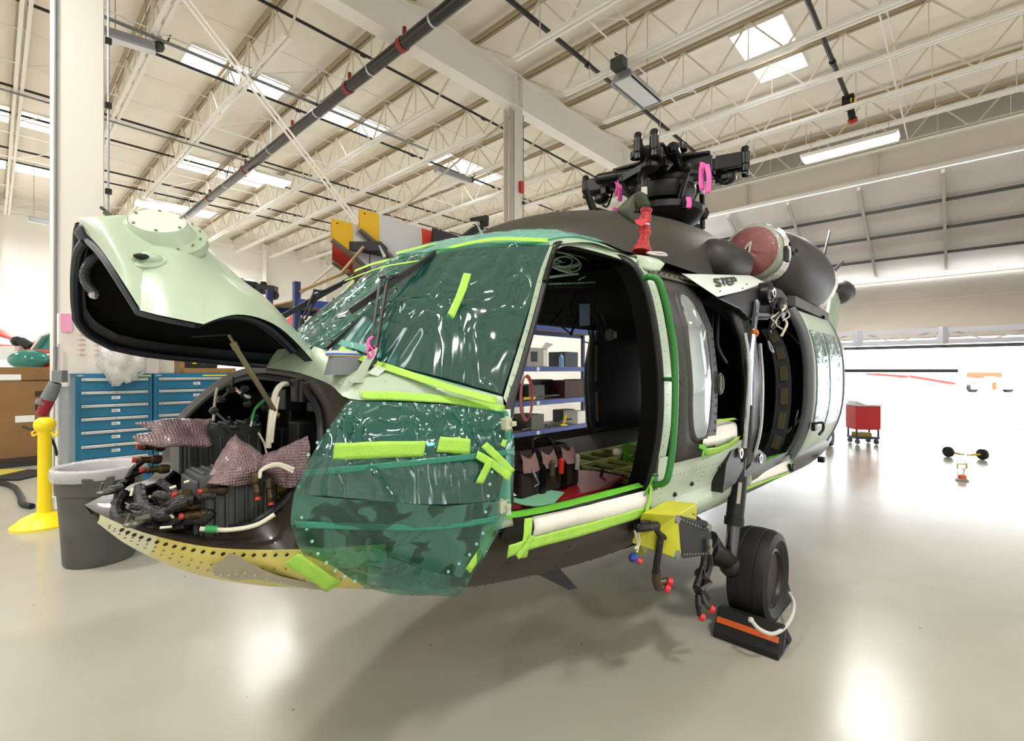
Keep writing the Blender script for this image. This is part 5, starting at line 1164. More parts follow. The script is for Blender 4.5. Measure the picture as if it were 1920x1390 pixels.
for k in range(4):
    t = PI/2*k+.30; d = V3((math.cos(t), math.sin(t), 0)); s_ = V3((-d.y, d.x, 0)); up = V3((0,0,1)); o0 = hub+d*.18
    b = MB(); b.bar(o0, hub+d*.5, .20, .17); b.bar(hub+d*.34, hub+d*.62, .15, .11); b.prism([hub+d*.15+s_*.16+up*.1, hub+d*.48+s_*.1+up*.1, hub+d*.48-s_*.1+up*.1, hub+d*.15-s_*.16+up*.1], (0,0,.03))
    for q in (-1, 1): b.bar(hub+d*.52+s_*q*.07, hub+d*.82+s_*q*.07, .045, .14)
    arm = b.build('hub_arm', hb, HR, smooth=0, bevel=.012)
    for q in (-1, 1):
        b = MB(); c_ = hub+d*.78+s_*q*.07; b.lathe([(.02,-.13),(.035,-.12),(.03,-.06),(.04,-.05),(.04,.05),(.03,.06),(.038,.09),(.03,.11),(.012,.12)], c_, up, 12); b.build('blade_pin', hb2, arm, smooth=35)
    b = MB(); c_ = hub+d*.35+s_*.2; b.tube([c_-d*.22, c_+d*.25], .045, 12); b.tube([c_+d*.05, c_+d*.25], .056, 12); b.ball(c_-d*.22, .05, 8); b.ball(c_+d*.25, .05, 8); b.build('lag_damper', hb2, arm, smooth=40)
    b = MB(); b.bar(hub+d*.4-s_*.1-up*.05, hub+d*.30-s_*.32-up*.09, .07, .06); b.ball(hub+d*.30-s_*.32-up*.09, .05, 10); b.build('pitch_horn', hb, arm, smooth=40)
    e_ = hub+d*.30-s_*.32-up*.12; b = MB(); b.tube([e_, V3((e_.x*.6+hub.x*.4, e_.y*.6, hub.z-.42))], .024, 8); b.build('pitch_link', hb2, HR)
    b = MB(); b.ball(hub+d*.62-up*.14, (.09,.09,.06), 10); b.tube(cr([hub+d*.5-up*.08, hub+d*.6-s_*.1-up*.2, hub+d*.7-up*.08], 4), .012, 6); b.box(hub+d*.55+s_*.12-up*.1, (.08,.06,.07)); b.build('droop_stop', hb, arm, smooth=40)
b = MB(); b.lathe([(.17,-.62),(.36,-.5),(.42,-.44),(.42,-.38),(.3,-.36),(.17,-.36)], hub+V3((0,0,.0)), (0,0,1), 28)
for k in range(6):
    t = PI/3*k; d = V3((math.cos(t), math.sin(t), 0)); b.ball(hub+d*.4+V3((0,0,-.42)), .07, 8)
b.build('swashplate', hb, HR, smooth=40)
for (x, y, y2, p_) in ((1208,330,455,.10),(1316,335,430,.22)):
    b = MB(); b.tube([kp(x, y, p_), kp(x+1, y2, p_)], .028, 10); b.mi = 1; b.tube([kp(x, 352, p_), kp(x, 366, p_)], .0295, 10); b.build('control_rod', [bk, M('plate_cream')], HR)
b = MB(); b.prism([kp(1302,420,.22), kp(1322,419,.22), kp(1322,424,.22), kp(1318,433,.22)], (0,.05,0)); b.build('rod_base', bk, HR, smooth=0)
pk = M('ribbon_pink')
for (x, y, l, a) in ((1155,335,30,4),(1161,337,40,2),(1317,305,52,-3),(1325,308,55,4),(1290,370,20,2),(1152,390,12,0)):
    ribbon([ka(x, y, 4.15), ka(x+a, y+l*.5, 4.15), ka(x+a*.3, y+l, 4.15)], .05, (-.6,-.8,0), 'pink_streamer', pk)
b = MB(); b.prism([kp(1098,355,0), kp(1103,352,0), kp(1124,400,0), kp(1114,403,0)], (0,.03,0)); b.bar(kp(1120,392,0), kp(1155,402,0), .02); b.build('windscreen_cutter', bk, HR, smooth=0)
# pitot probe covers: red sleeve and olive loop
b = MB(); P = cr([kp(1203,474,.92), kp(1206,455,.92), kp(1209,435,.92), kp(1207,420,.92), kp(1211,405,.92), kp(1212,393,.92)], 5)
b.tube(P, [.055,.04,.034,.028,.036,.034,.03,.034,.036,.03,.028,.034,.036], 12); b.build('probe_cover', M('cover_red_cloth', '#a8262c', .55, bump=.6, bs=22), HR, smooth=60)
b = MB(); b.tube([kp(1207,421,.92), kp(1207,424,.92)], .034, 12); b.tube(cr([kp(1210,423,.90), kp(1215,432,.90), kp(1210,436,.9)], 4), .005, 5); b.build('cover_tie', M('cord_white'), HR)
P = cr([kp(1207,388,.93), kp(1198,372,.93), kp(1182,372,.93), kp(1173,388,.93), kp(1176,408,.93), kp(1190,418,.93), kp(1204,412,.93)], 6)
G_ = []
for i, p in enumerate(P):
    t = i/(len(P)-1); w = .05*(1-.3*abs(t-.5)); n = V3((.6, -.5, .2+.6*math.sin(t*PI*2))).normalized(); G_.append([p-n*w, p-n*w*.4+V3((-.01,0,0)), p+n*w*.4+V3((-.01,0,0)), p+n*w])
b = MB(); b.grid(G_[:30]); b.mi = 1; b.grid(G_[29:]); b.build('cover_flag', [M('flag_olive', '#3b4232', .6), M('flag_red', '#d5414a', .55)], HR, smooth=60, solid=.004)
b = MB(); b.tube(cr([kp(1213,474,.98), kp(1232,478,1.0), kp(1250,479,1.0), kp(1240,474,1.0)], 4, True), .006, 6, closed=True); b.build('cover_cord', M('cord_white'), HR)

# ---- tail
b = MB()
def ringe(a, zc_, w, h, n=24): return [H(a, math.cos(2*PI*k/n)*w, zc_+math.sin(2*PI*k/n)*h) for k in range(n)]
b.grid([ringe(6.4, 1.55, .95, .9), ringe(7.6, 1.9, .62, .62), ringe(9, 2.05, .42, .45), ringe(12.6, 2.15, .27, .32)], closed=True); b.build('tail_boom', lg2, HR, smooth=60)
b = MB(); b.grid([[H(a+x, p_, z) for x, p_ in ((-.45,0),(-.3,.09),(0,.11),(.4,.06),(.6,0),(.4,-.06),(0,-.11),(-.3,-.09),(-.45,0))] for a, z in ((12.3,2.0),(13.3,3.5))]); b.build('tail_pylon', lg, HR, smooth=60)
b = MB(); b.lathe([(.03,-.75),(.2,-.5),(.3,-.1),(.28,.25),(.12,.45),(.02,.5)], H(13.45, .05, 3.55), (-1,-.0,-.02), 24); b.build('tail_gearbox_fairing', M('gearbox_dark', '#3b3a38', .45), HR)
th_ = H(13.7, -.45, 3.62)
for (x1, y1, x0, y0) in ((1557,433,1541,500), (1582,490,1552,520), (1540,570,1548,530)):
    t1_, t0_ = kp(x1, y1, -.45), kp(x0, y0, -.45); d = (t1_-t0_).normalized(); s_ = d.cross(V3((0,1,0))).normalized()
    b = MB(); b.prism([t0_-s_*.03, t0_+(t1_-t0_)*.25-s_*.09, t1_-s_*.05, t1_+s_*.03, t0_+(t1_-t0_)*.25+s_*.06, t0_+s_*.03], (0, .03, 0)); b.build('tail_rotor_blade', M('blade_dark', '#2e3036', .4), HR, smooth=0)
b = MB(); b.prism([H(12.9, .1, 1.66), H(13.7, .1, 1.66), H(13.55, 2.05, 1.66), H(13.05, 2.12, 1.66)], (0, 0, .07)); b.prism([H(12.9, -.1, 1.66), H(13.7, -.1, 1.66), H(13.55, -2.05, 1.66), H(13.05, -2.12, 1.66)], (0, 0, .07)); b.build('stabilator', M('stab_dark', '#3c3e3f', .5), HR, smooth=0, bevel=.02)
b = MB(); b.tube([H(12.4,0,2.0), H(12.5,0,.45)], .05, 8); b.lathe([(.1,-.06),(.19,-.06),(.2,0),(.19,.06),(.1,.06)], H(12.6,0,.2), (0,1,0), 24); b.build('tail_wheel', rubber, HR, smooth=40)
b = MB(); b.box(H(10.5, .0, 2.62), (.35,.05,.25)); b.build('tail_antenna', bk, HR, smooth=0)
# ================================================================ LOOSE THINGS
def wd(x, y, Y): return V3(((x-CXP)/FPX*Y, Y, CAMH-(y-CYP)/FPX*Y))
def atq(x, y, q):                       # world point on the vertical plane at q
    rx = (x-CXP)/FPX; Y = q/(SN-rx*CS); return wd(x, y, Y)
def inheli(o): o.location = (NX, NY, 0); o.rotation_euler = (0, 0, PI/2-TH); return o
def hw(v): c, s = math.cos(PI/2-TH), math.sin(PI/2-TH); return V3((NX+v.x*c-v.y*s, NY+v.x*s+v.y*c, v.z))

# bubble wrap on the avionics boxes
m = M('bubble_wrap', '#947a7e', .3, bump=0, coat=.2, var=.35, vs=11)
nt = m.node_tree; N = nt.nodes; L = nt.links; B = N['Principled BSDF']
tc = N.new('ShaderNodeTexCoord'); vo = N.new('ShaderNodeTexVoronoi'); vo.inputs['Scale'].default_value = 95; vo.inputs['Randomness'].default_value = .25; L.new(tc.outputs['Object'], vo.inputs['Vector'])
bb = N.new('ShaderNodeBump'); bb.inputs['Strength'].default_value = 1; bb.inputs['Distance'].default_value = .008; bb.invert = True; L.new(vo.outputs['Distance'], bb.inputs['Height']); L.new(bb.outputs[0], B.inputs['Normal'])
def wrap(rows, lab, sd):
    G_ = crgrid([[kp(*q) for q in r] for r in rows], 7, 7)
    G_ = wrinkle(G_, 1.0, V3((-.012, -.016, .010)), 17, sd)
    b = MB(); b.grid(G_); tag(inheli(b.build('bubble_wrap', m, smooth=180, solid=.008)), lab, 'bubble wrap')
wrap([[(262,800,.0),(300,794,.02),(345,792,.03),(402,790,.05)], [(290,812,.05),(310,808,.09),(350,806,.10),(394,812,.08)], [(259,826,.08),(300,836,.15),(345,836,.16),(400,836,.12)], [(280,838,.1),(310,842,.13),(345,841,.14),(396,843,.12)]], 'crumpled pinkish bubble wrap on the rear avionics box in the open nose', 1)
wrap([[(445,818,.22),(450,826,.25),(458,832,.26),(470,838,.26)], [(420,850,.28),(445,856,.34),(472,856,.34),(498,862,.32)], [(408,880,.31),(430,888,.37),(460,890,.38),(495,880,.37)], [(388,913,.33),(420,914,.38),(450,914,.38),(478,912,.36)]], 'large pinkish bubble wrap sheet draped over the front avionics box', 2)
wrap([[(490,862,.33),(520,850,.4),(550,836,.45),(580,822,.48)], [(478,880,.34),(510,876,.42),(545,862,.46),(584,850,.5)], [(500,888,.36),(525,900,.42),(550,898,.46),(575,895,.5)], [(510,905,.36),(530,914,.42),(545,918,.46),(560,914,.48)]], 'twisted bubble wrap tail reaching toward the green chin film', 3)

# things inside the cockpit
def hthing(name, lab, cat, v, rz=0): return thing(name, lab, cat, hw(v), PI/2-TH+rz)
t = hthing('tool_bag', 'open brown and black canvas tool bag on the cockpit floor', 'bag', H(2.02, .40, .985))
bagm = M('bag_brown', '#2b1d18', .75, var=.3, vs=20); bagp = M('bag_pocket', '#8a6a66', .8, bump=.4, bs=30)
b = MB(); b.grid(crgrid([[V3((-.27*k+.0, -.12, 0)), V3((-.28*k, 0, 0)), V3((-.27*k, .12, 0))] for k in (1, .4, -.4, -1)], 2, 2))
for (x0, x1) in ((-.27, .27),):
    b.prism([V3((-.27,-.13,0)), V3((.27,-.13,0)), V3((.27,.13,0)), V3((-.27,.13,0))], (0,0,.16))
    b.grid([[V3((-.27,-.13,.16)), V3((.27,-.13,.16)), V3((.27,.13,.16)), V3((-.27,.13,.16)), V3((-.27,-.13,.16))], [V3((-.22,-.07,.26)), V3((.22,-.07,.26)), V3((.22,.07,.26)), V3((-.22,.07,.26)), V3((-.22,-.07,.26))]])
b.build('bag_body', bagm, t, smooth=0, bevel=.02)
for x in (-.19, -.02, .17):
    b = MB(); b.grid(wrinkle(crgrid([[V3((x-.07,-.13,.15)), V3((x,-.15,.15)), V3((x+.07,-.13,.15))], [V3((x-.06,-.10,.25)), V3((x,-.11,.22)), V3((x+.06,-.10,.25))]], 5, 5), .8, V3((0,-.008,0)), 20)); b.build('bag_pocket', bagp, t, smooth=90)
for x in (-.10, .10): b = MB(); b.bar((x,-.142,.0), (x,-.142,.16), .045, .006, (0,1,0)); b.bar((x,-.138,.16), (x,-.08,.26), .045, .006, (0,1,0)); b.build('bag_strap', blackg, t, smooth=0)
b = MB(); b.tube(cr([V3((-.10,-.06,.26)), V3((-.06,-.03,.31)), V3((.06,-.03,.31)), V3((.10,-.06,.26))], 6), .012, 8); b.build('bag_handle', blackg, t)
b = MB(); b.tube([(-.21,-.15,.17), (-.18,-.155,.12)], .007, 6); b.tube([(-.18,-.155,.12), (-.15,-.155,.08), (-.19,-.155,.07)], .004, 6); b.build('carabiner', alu, t)
for (x, col, nm) in ((-.045, '#4d4a3a', 'tape_measure'), (.04, '#e2331e', 'screwdriver'), (.20, '#b6b6b6', 'pliers')):
    b = MB(); b.tube([(x,-.16,.11), (x,-.165,.18)], .016, 8); b.ball((x,-.165,.185), .017, 8); b.build(nm, M('tool_'+nm, col, .4), t)
b = MB(); b.prism([H(1.62,.30,.955), H(2.6,.12,.955), H(2.78,.58,.955), H(2.35,.70,.955), H(1.75,.62,.955)], (0,0,.028)); tag(inheli(b.build('kneeling_board', M('board_red', '#9c1f22', .5, var=.2, vs=8), smooth=0, bevel=.004)), 'worn red board lying under the tool bag', 'board')
b = MB(); b.prism([kz(946,958,.965), kz(1010,951,.965), kz(1000,944,.965), kz(946,948,.965)], (0,0,.02)); tag(inheli(b.build('kneeling_board', M('board_red'), smooth=0)), 'small red board edge beside the folder near the front door post', 'board')
b = MB(); b.grid(crgrid([[kz(948,938,.99), kz(985,948,.99), kz(1033,950,.99)], [kz(948,912,1.0), kz(1000,915,1.0), kz(1058,924,.995)]], 3, 3)); tag(inheli(b.build('paper_folder', M('folder_mint', '#8fd3ac', .55), smooth=0, solid=.004)), 'mint green paper folder at the cockpit sill', 'folder')
b = MB(); c = kz(985,920,1.01)
for k in range(3): b.tube([c+V3((.15*math.cos(t_), .06*math.sin(t_)+.01*k, .004*k)) for t_ in [2*PI*i/28 for i in range(28)]], .003, 5, closed=True)
tag(inheli(b.build('wire_coil', M('wire_clear', '#c9e4d4', .3))), 'thin pale wire coil lying on the mint folder', 'wire')

# wheel chock pair with rope
chm = M('chock_black', '#0b0b0c', .7, var=.2, vs=15)
def chock(lab, c, flip, strip, hl=.19):
    t = thing('wheel_chock', lab, 'chock', c, PI/2-TH+(PI if flip else 0))
    pr = [(-.20, 0), (.09, 0), (.09, .025), (-.055, .16), (-.11, .165), (-.2, .04)]
    b = MB(); b.prism([V3((x, -hl, z)) for x, z in pr], (0, hl*2, 0)); b.build('chock_body', chm, t, smooth=0, bevel=.008)
    if strip: b = MB(); b.bar((-.158,-hl+.01,.103), (-.158,hl-.01,.103), .006, .036, (.58,0,.81)); b.build('reflective_strip', M('strip_orange', '#c5561c', .5), t, smooth=0)
    b = MB(); b.tube([V3((-.08,-hl-.002,.12)), V3((-.14,-hl-.002,.03)), V3((-.01,-hl-.002,.03))], .01, 6, closed=True); b.build('end_recess', M('recess', '#3a3a40', .6), t)
    return t
wp_ = hw(H(3.355, 1.257, 0)); Fw = hw(H(1,0,0))-hw(H(0,0,0)); Pw = hw(H(0,1,0))-hw(H(0,0,0))
t1_ = chock('black rubber chock with an orange stripe ahead of the main wheel', wp_-Fw*.24+Pw*.05, False, True)
chock('black rubber chock wedged behind the main wheel', wp_+Fw*.24-Pw*.05, True, False, .15)
b = MB(); P = [wd(1408,1163,2.86), wd(1424,1180,2.80), wd(1448,1189,2.80), wd(1470,1178,2.92), wd(1485,1155,3.05), wd(1488,1130,3.2), wd(1480,1112,3.3)]
b.tube(cr(P, 6), .011, 8); b.ball(P[0], .018, 8); tag(b.build('chock_rope', M('rope_white', '#d9d9d2', .7, bump=.6, bs=200)), 'white rope linking the two wheel chocks', 'rope')

# trash can
t = thing('trash_can', 'large grey round trash can with a clear liner beside the helicopter nose', 'trash can', (-3.72, 4.36, 0))
b = MB(); b.lathe([(.245,0),(.255,.02),(.285,.62),(.305,.63),(.312,.80),(.325,.81),(.325,.83),(.30,.83),(.29,.6),(.25,.03),(0,.03)], (0,0,0), (0,0,1), 40); b.build('can_body', M('can_grey', '#52524f', .55, var=.2, vs=5), t, smooth=30)
for a in (-.9, 2.2): b = MB(); d = V3((math.cos(a), math.sin(a), 0)); s_ = V3((-d.y, d.x, 0)); b.prism([d*.30+s_*.09+V3((0,0,.62)), d*.30-s_*.09+V3((0,0,.62)), d*.30-s_*.11+V3((0,0,.79)), d*.30+s_*.11+V3((0,0,.79))], d*.035); b.build('can_handle', M('can_grey'), t, smooth=0, bevel=.01)
lin_m = sheet('liner_clear', '#e8e8ea', .45, .02, .2, 10, .02, dcol='#f0f0f2')
b = MB(); rows = []
for (r, z) in ((.25,.5),(.27,.7),(.298,.83),(.325,.855),(.34,.83),(.338,.77),(.33,.745)):
    rows.append([V3((math.cos(2*PI*k/40)*(r+.006*noise.noise(V3((k*.9,z*9,1)))), math.sin(2*PI*k/40)*r, z+(.01*noise.noise(V3((k*.5,z,3)))))) for k in range(40)])
b.grid(rows, closed=True); b.build('liner', lin_m, t, smooth=180)

# yellow stanchion
t = thing('stanchion', 'bright yellow plastic stanchion post behind the trash can', 'post', (-5.15, 5.32, 0))
b = MB(); b.lathe([(.28,0),(.28,.02),(.25,.04),(.2,.09),(.12,.13),(.07,.14)], (0,0,0), (0,0,1), 36); b.build('stanchion_base', yellowp, t, smooth=40)
b = MB(); b.lathe([(.066,.12),(.06,.3),(.058,1.0),(.065,1.03)], (0,0,0), (0,0,1), 24); b.build('stanchion_pole', yellowp, t)
b = MB(); b.lathe([(.06,1.02),(.085,1.05),(.095,1.1),(.085,1.15),(.05,1.18),(0,1.185)], (0,0,0), (0,0,1), 24); b.build('stanchion_cap', yellowp, t)
for s_ in (-1, 1): b = MB(); b.tube(cr([V3((.06*s_,0,1.02)), V3((.12*s_,0,.98)), V3((.14*s_,0,1.01)), V3((.12*s_,0,1.03))], 5), .01, 6); b.build('chain_hook', yellowp, t)

# drawer cabinets
blue = M('cabinet_blue', '#1f6f94', .45); handm = M('handle_alu', '#d3d3d0', .35, .5)
QC = 7.95
def cabinet(x0, x1, lab):
    p0, p1 = atq(x0, 700, QC), atq(x1, 700, QC); w = (p1-p0).length; Lw = V3((p1.x-p0.x, p1.y-p0.y, 0)); t = thing('drawer_cabinet', lab, 'cabinet', (p0.x, p0.y, 0), math.atan2(Lw.y, Lw.x))
    HT = 1.66; b = MB(); b.box((w/2, .35, HT/2+.04), (w, .7, HT-.08)); b.box((w/2, .36, .05), (w-.05, .66, .1)); b.build('cabinet_body', blue, t, smooth=0, bevel=.006)
    z = HT-.055; hs = (.165,.165,.165,.165,.175,.175,.21,.23)
    for h in hs:
        b = MB(); b.box((w/2, -.008, z-h/2), (w-.09, .02, h-.012)); d = b.build('drawer', blue, t, smooth=0, bevel=.003)
        b = MB(); b.box((w/2, -.03, z-.022), (w-.11, .03, .03)); b.box((w/2, -.022, z-.008), (w-.11, .02, .01)); b.mi = 1
        for x in (.08, w/2, w-.08): b.lathe([(.006,0),(.006,.004)], (x, -.046, z-.022), (0,-1,0), 8)
        b.build('drawer_handle', [handm, black], d, smooth=0, bevel=.002)
        b = MB(); b.box((w/2+.0, -.021, z-h*.52), (.085, .004, .038)); b.mi = 1; b.box((w/2-.01, -.0235, z-h*.52+.006), (.05, .002, .005)); b.box((w/2-.01, -.0235, z-h*.52-.006), (.05, .002, .005)); b.build('drawer_label', [M('label_white', '#e9ebe9', .5), M('label_ink', '#4a5560', .6)], d, smooth=0)
        z -= h
    b = MB(); b.box((w*.78, -.003, HT-.03), (w*.4, .004, .018)); b.build('yellow_label', M('label_yellow', '#e3e03a', .5), t, smooth=0)
    b = MB(); b.ball((w*.06, -.003, HT-.028), (.04,.004,.012), 12); b.build('maker_badge', M('badge_grey', '#9fb2bb', .3, .5), t)
    return t
cabinet(141, 286, 'left blue steel drawer cabinet with the yellow strip, behind the trash can')
cabinet(288, 440, 'right blue steel drawer cabinet partly hidden by the open nose')
# clear curtain panel and white post at the cabinet side
p0 = atq(108, 700, 7.9); b = MB(); b.bar((p0.x, p0.y, .05), (p0.x, p0.y, 2.02), .03); b.bar((p0.x, p0.y, 1.58), (p0.x+.11, p0.y+.03, 1.58), .04, .14); tag(b.build('white_post', M('post_white', '#e4e4e2', .5), smooth=0), 'thin white post left of the blue cabinets', 'post')
p1 = atq(139, 700, 7.93); b = MB(); b.grid(wrinkle([[p0.lerp(p1, i/8)+V3((0,.02,-p0.z+.1+1.5*j/10)) for i in range(9)] for j in range(11)], .7, V3((.01,-.02,0)), 5)); tag(b.build('plastic_curtain', sheet('curtain_plastic', '#c9ccd4', .35, .04, .12, 6, .02), smooth=180), 'hazy clear plastic sheet hanging beside the left cabinet', 'plastic sheet')
# carton with red text and what stands on the cabinets
zt = 1.66
def onq(x, y, q=8.15): return atq(x, y, q)
t0_ = onq(110, 695, 7.96); t1_ = onq(330, 695, 7.96); Lw = V3((t1_.x-t0_.x, t1_.y-t0_.y, 0)); rzc = math.atan2(Lw.y, Lw.x)
t = thing('white_carton', 'tall white carton with rows of red print on the left cabinet', 'box', (t0_.x, t0_.y, zt), rzc)
W_ = Lw.length; b = MB(); b.box((W_*.42, .27, .37), (W_*.84, .5, .74)); b.build('carton_body', M('carton_white', '#dfdad3', .7, var=.05, vs=4), t, smooth=0, bevel=.004)
b = MB(); b.box((.02, .27, .5), (.008, .42, .3)); b.box((.07, -.0, .62), (.1, .004, .22)); b.build('pink_panel', M('panel_pink', '#e79cc0', .6), t, smooth=0)
redt = M('print_red', '#b7464c', .6)
for r in range(5): 
    for k, wrd in enumerate(('1-8001', '95011', '60080', '2905', '18 002')): letters(wrd, (.16+k*.17, .012, .47-.062*r), (1,0,0), (0,0,1), .02, 'print_row', redt, t, .1, .12)
letters('1-800-295-5510', (.42, .012, .12), (1,0,0), (0,0,1), .036, 'print_number', redt, t, .15, .14)
b = MB(); rows = []
c = onq(232, 668, 7.75)
for i in range(13):
    th2 = PI*i/12; row = []
    for k in range(26):
        ph = 2*PI*k/26; d = V3((math.sin(th2)*math.cos(ph), math.sin(th2)*math.sin(ph), math.cos(th2))); r = 1+.35*noise.noise(d*2.3)+.18*noise.noise(d*6)
        row.append(c+V3((d.x*.27*r, d.y*.2*r, d.z*.33*r-.02)))
    rows.append(row)
b.grid(rows, closed=True); tag(b.build('plastic_bag', sheet('bag_plastic', '#ecebea', .5, .05, .14, 9, .05, dcol='#f1f0f0'), smooth=180), 'crumpled clear plastic bag hanging over the front of the white carton', 'bag')
def cab_box(name, x, y0, w, h, d, mat, lab, cat, z=None):
    p = onq(x, 695, 8.1); t = thing(name, lab, cat, (p.x, p.y, z or zt), rzc); b = MB(); b.box((0, d/2-.1, h/2), (w, d, h)); b.build('case_body', mat, t, smooth=0, bevel=.008); return t
t = cab_box('storage_box', 306, 0, .36, .28, .4, M('box_cream', '#cfcabb', .6), 'cream storage box with a black lid right of the plastic bag', 'box')
b = MB(); b.box((0, .1, .31), (.42, .44, .10)); b.build('box_lid', black, t, smooth=0, bevel=.01)
cab_box('cardboard_box', 385, 0, .75, .075, .5, M('cardboard', '#9b7a4c', .75), 'flat cardboard box lying on the right blue cabinet', 'box')
t = cab_box('tool_case', 373, 0, .42, .12, .3, M('case_black', '#1e1c19', .5), 'black tool case with yellow latches on the flat cardboard box', 'case', z=zt+.075)
b = MB(); b.box((-.08, -.105, .08), (.05,.02,.04)); b.box((.08, -.105, .07), (.12,.02,.015)); b.build('case_latch', yellowp, t, smooth=0)
cab_box('cardboard_box', 333, 0, .14, .3, .2, M('cardboard'), 'small upright cardboard box between the cream box and tool case', 'box')

# crate, mats, cable, hose
t = thing('cardboard_crate', 'huge brown cardboard crate at the left edge', 'crate', (-8.9, 8.75, .12), PI/2-PHI)
b = MB(); b.box((-.75, .5, .82), (3.2, 1.0, 1.64)); b.build('crate_body', M('crate_brown', '#8d6a41', .75, var=.12, vs=3), t, smooth=0, bevel=.01)
b = MB(); b.box((-.75, -.01, 1.4), (3.2, .01, .012)); b.bar((.55,-.008,0), (.55,-.008,1.64), .02, .006, (0,1,0)); b.build('crate_strap', rubber, t, smooth=0)
for (x, z, w) in ((-.15,1.45,.3), (-1.0,.9,.3), (.05,.7,.25)): b = MB(); b.box((x, -.008, z), (w, .006, .12)); b.build('crate_label', M('label_white'), t, smooth=0)
for z in (1.15, .9): b = MB(); b.box((.33, -.004, z), (.3, .01, .1)); b.build('hand_slot', M('slot_dark', '#3a2816', .7), t, smooth=0)
b = MB(); b.box((-9.4, 8.6, .06), (3.4, 1.2, .12), Matrix.Rotation(PI/2-PHI, 3, 'Z')); tag(b.build('pallet', M('pallet_dark', '#2b2724', .7), smooth=0), 'dark perforated pallet under the cardboard crate', 'pallet')
b = MB(); 
R_ = Matrix.Rotation(.05, 3, 'Z'); b.box((-8.6, 7.75, .015), (2.0, .75, .03), R_); b.mi = 1; b.box((-8.75, 7.85, .033), (1.2, .5, .012), R_); tag(b.build('floor_mat', [M('mat_black', '#1a1a19', .7), M('mat_yellow', '#c6b43a', .6, var=.2, vs=30)], smooth=0), 'black and yellow anti-fatigue mat before the crate', 'mat')
b = MB(); P = [floorpt(-30, 905), floorpt(20, 915), floorpt(38, 935), floorpt(42, 950), floorpt(60, 955)]; b.tube([p+V3((0,0,.035)) for p in cr(P, 6)], .035, 10); tag(b.build('floor_hose', rubber, None), 'thick black hose on the floor left of the yellow stanchion', 'hose')
t = thing('power_plug', 'red and grey industrial power connector hanging by the thick column', 'plug', wd(104, 650, 5.6))
b = MB(); b.tube([(0,0,0), V3(wd(103, 715, 5.6))-wd(104, 650, 5.6)], .02, 8); b.tube([V3((0,0,.0)), V3((0,0,6.6))], .012, 6); b.build('cable', M('cable_grey', '#7c7f84', .5), t)
o0 = wd(104,650,5.6); b = MB(); b.tube([wd(104,718,5.6)-o0, wd(90,748,5.6)-o0], [.06,.075], 10); b.box(wd(112,706,5.6)-o0, (.12,.08,.14)); b.build('plug_cap', M('plug_grey', '#6e7478', .5), t, bevel=.005)
b = MB(); b.tube([wd(92,745,5.6)-o0, wd(79,778,5.6)-o0], [.065,.055], 12); b.build('plug_body', M('plug_red', '#8d1a28', .45), t); b = MB(); b.tube([wd(84,752,5.6)-o0, wd(82,757,5.6)-o0], .08, 12); b.build('plug_ring', M('plug_grey'), t)
b = MB(); P = [wd(43,800,5.5), wd(60,805,5.5), wd(80,802,5.4), wd(100,830,5.6), wd(108,860,5.8)]; b.tube(cr(P, 5), .014, 6); tag(b.build('loose_cord', rubber), 'loose black cord behind the yellow stanchion cap', 'cord')

# pallet rack seen through and above the helicopter
RQ = 6.25
def rk(x, y): return atq(x, y, RQ)
ra_, rb_ = rk(556, 700), rk(1150, 700); Lw = V3((rb_.x-ra_.x, rb_.y-ra_.y, 0)); RL = Lw.length; rzr = math.atan2(Lw.y, Lw.x)
t = thing('pallet_rack', 'blue steel pallet rack with loaded shelves behind the helicopter', 'rack', (ra_.x, ra_.y, 0), rzr)
rblue = M('rack_blue', '#2f4a94', .45); rdk = M('rack_navy', '#1d2a5c', .5); D_ = .9
ups = [0, RL*.18, RL*.42, RL]
for x in ups:
    for y in (0, D_): b = MB(); b.box((x, y, 1.42), (.075, .075, 2.84)); b.build('upright', rdk, t, smooth=0)
    b = MB()
    for k in range(4): b.bar((x, 0, .3+.62*k), (x, D_, .6+.62*k), .03, .03)
    b.build('side_brace', rdk, t, smooth=0)
for z in (.5, 1.1, 1.78, 2.62):
    for y in (-.02, D_+.02): b = MB(); b.bar((0, y, z-.05), (RL, y, z-.05), .04, .10); b.build('shelf_beam', rblue, t, smooth=0)
    b = MB(); b.box((RL/2, D_/2, z-.01), (RL, D_, .02)); b.build('shelf_deck', M('deck_board', '#6b6556', .7) if z < 2.5 else M('deck_wood', '#9a7b4e', .7), t, smooth=0)
    if z < 2: b = MB(); b.box((RL*.62, -.045, z-.05), (.09,.004,.07)); b.build('shelf_label', M('label_white'), t, smooth=0)
Rr = Matrix.Rotation(rzr, 3, 'Z')
def rack_item(name, x, z, d, mat, lab, cat, fn=None):
    p = rk(x, 700); t_ = thing(name, lab, cat, (p.x, p.y, z), rzr)
    b = MB(); (fn(b) if fn else b.box((0, d[1]/2+.05, d[2]/2), d)); b.build('body', mat, t_, smooth=0, bevel=.004); return t_
rack_item('carton', 1012, 1.78, (.62,.45,.38), M('carton_grey', '#a9a49b', .7), 'grey-white carton with a dark square print on the upper rack shelf', 'box')
p = rk(1012, 700); 
t_ = [o for o in bpy.data.objects if o.name.startswith('carton') and o.get('category')][-1]; b = MB(); b.box((-.12, .045, .2), (.2,.006,.2)); b.build('print_square', M('print_navy', '#1e2340', .6), t_, smooth=0)
b = MB(); b.prism([(.12,.05,.38),(.31,.05,.38),(.42,-.02,.47),(.2,0,.5)], (0,.004,0)); b.box((.24,.046,.18),(.14,.006,.34)); b.build('open_flap', white, t_, smooth=0)
rack_item('plastic_crate', 1075, 1.78, (.5,.45,.33), M('crate_slate', '#1e2a33', .5), 'dark plastic crate beside the printed carton on the rack', 'crate')
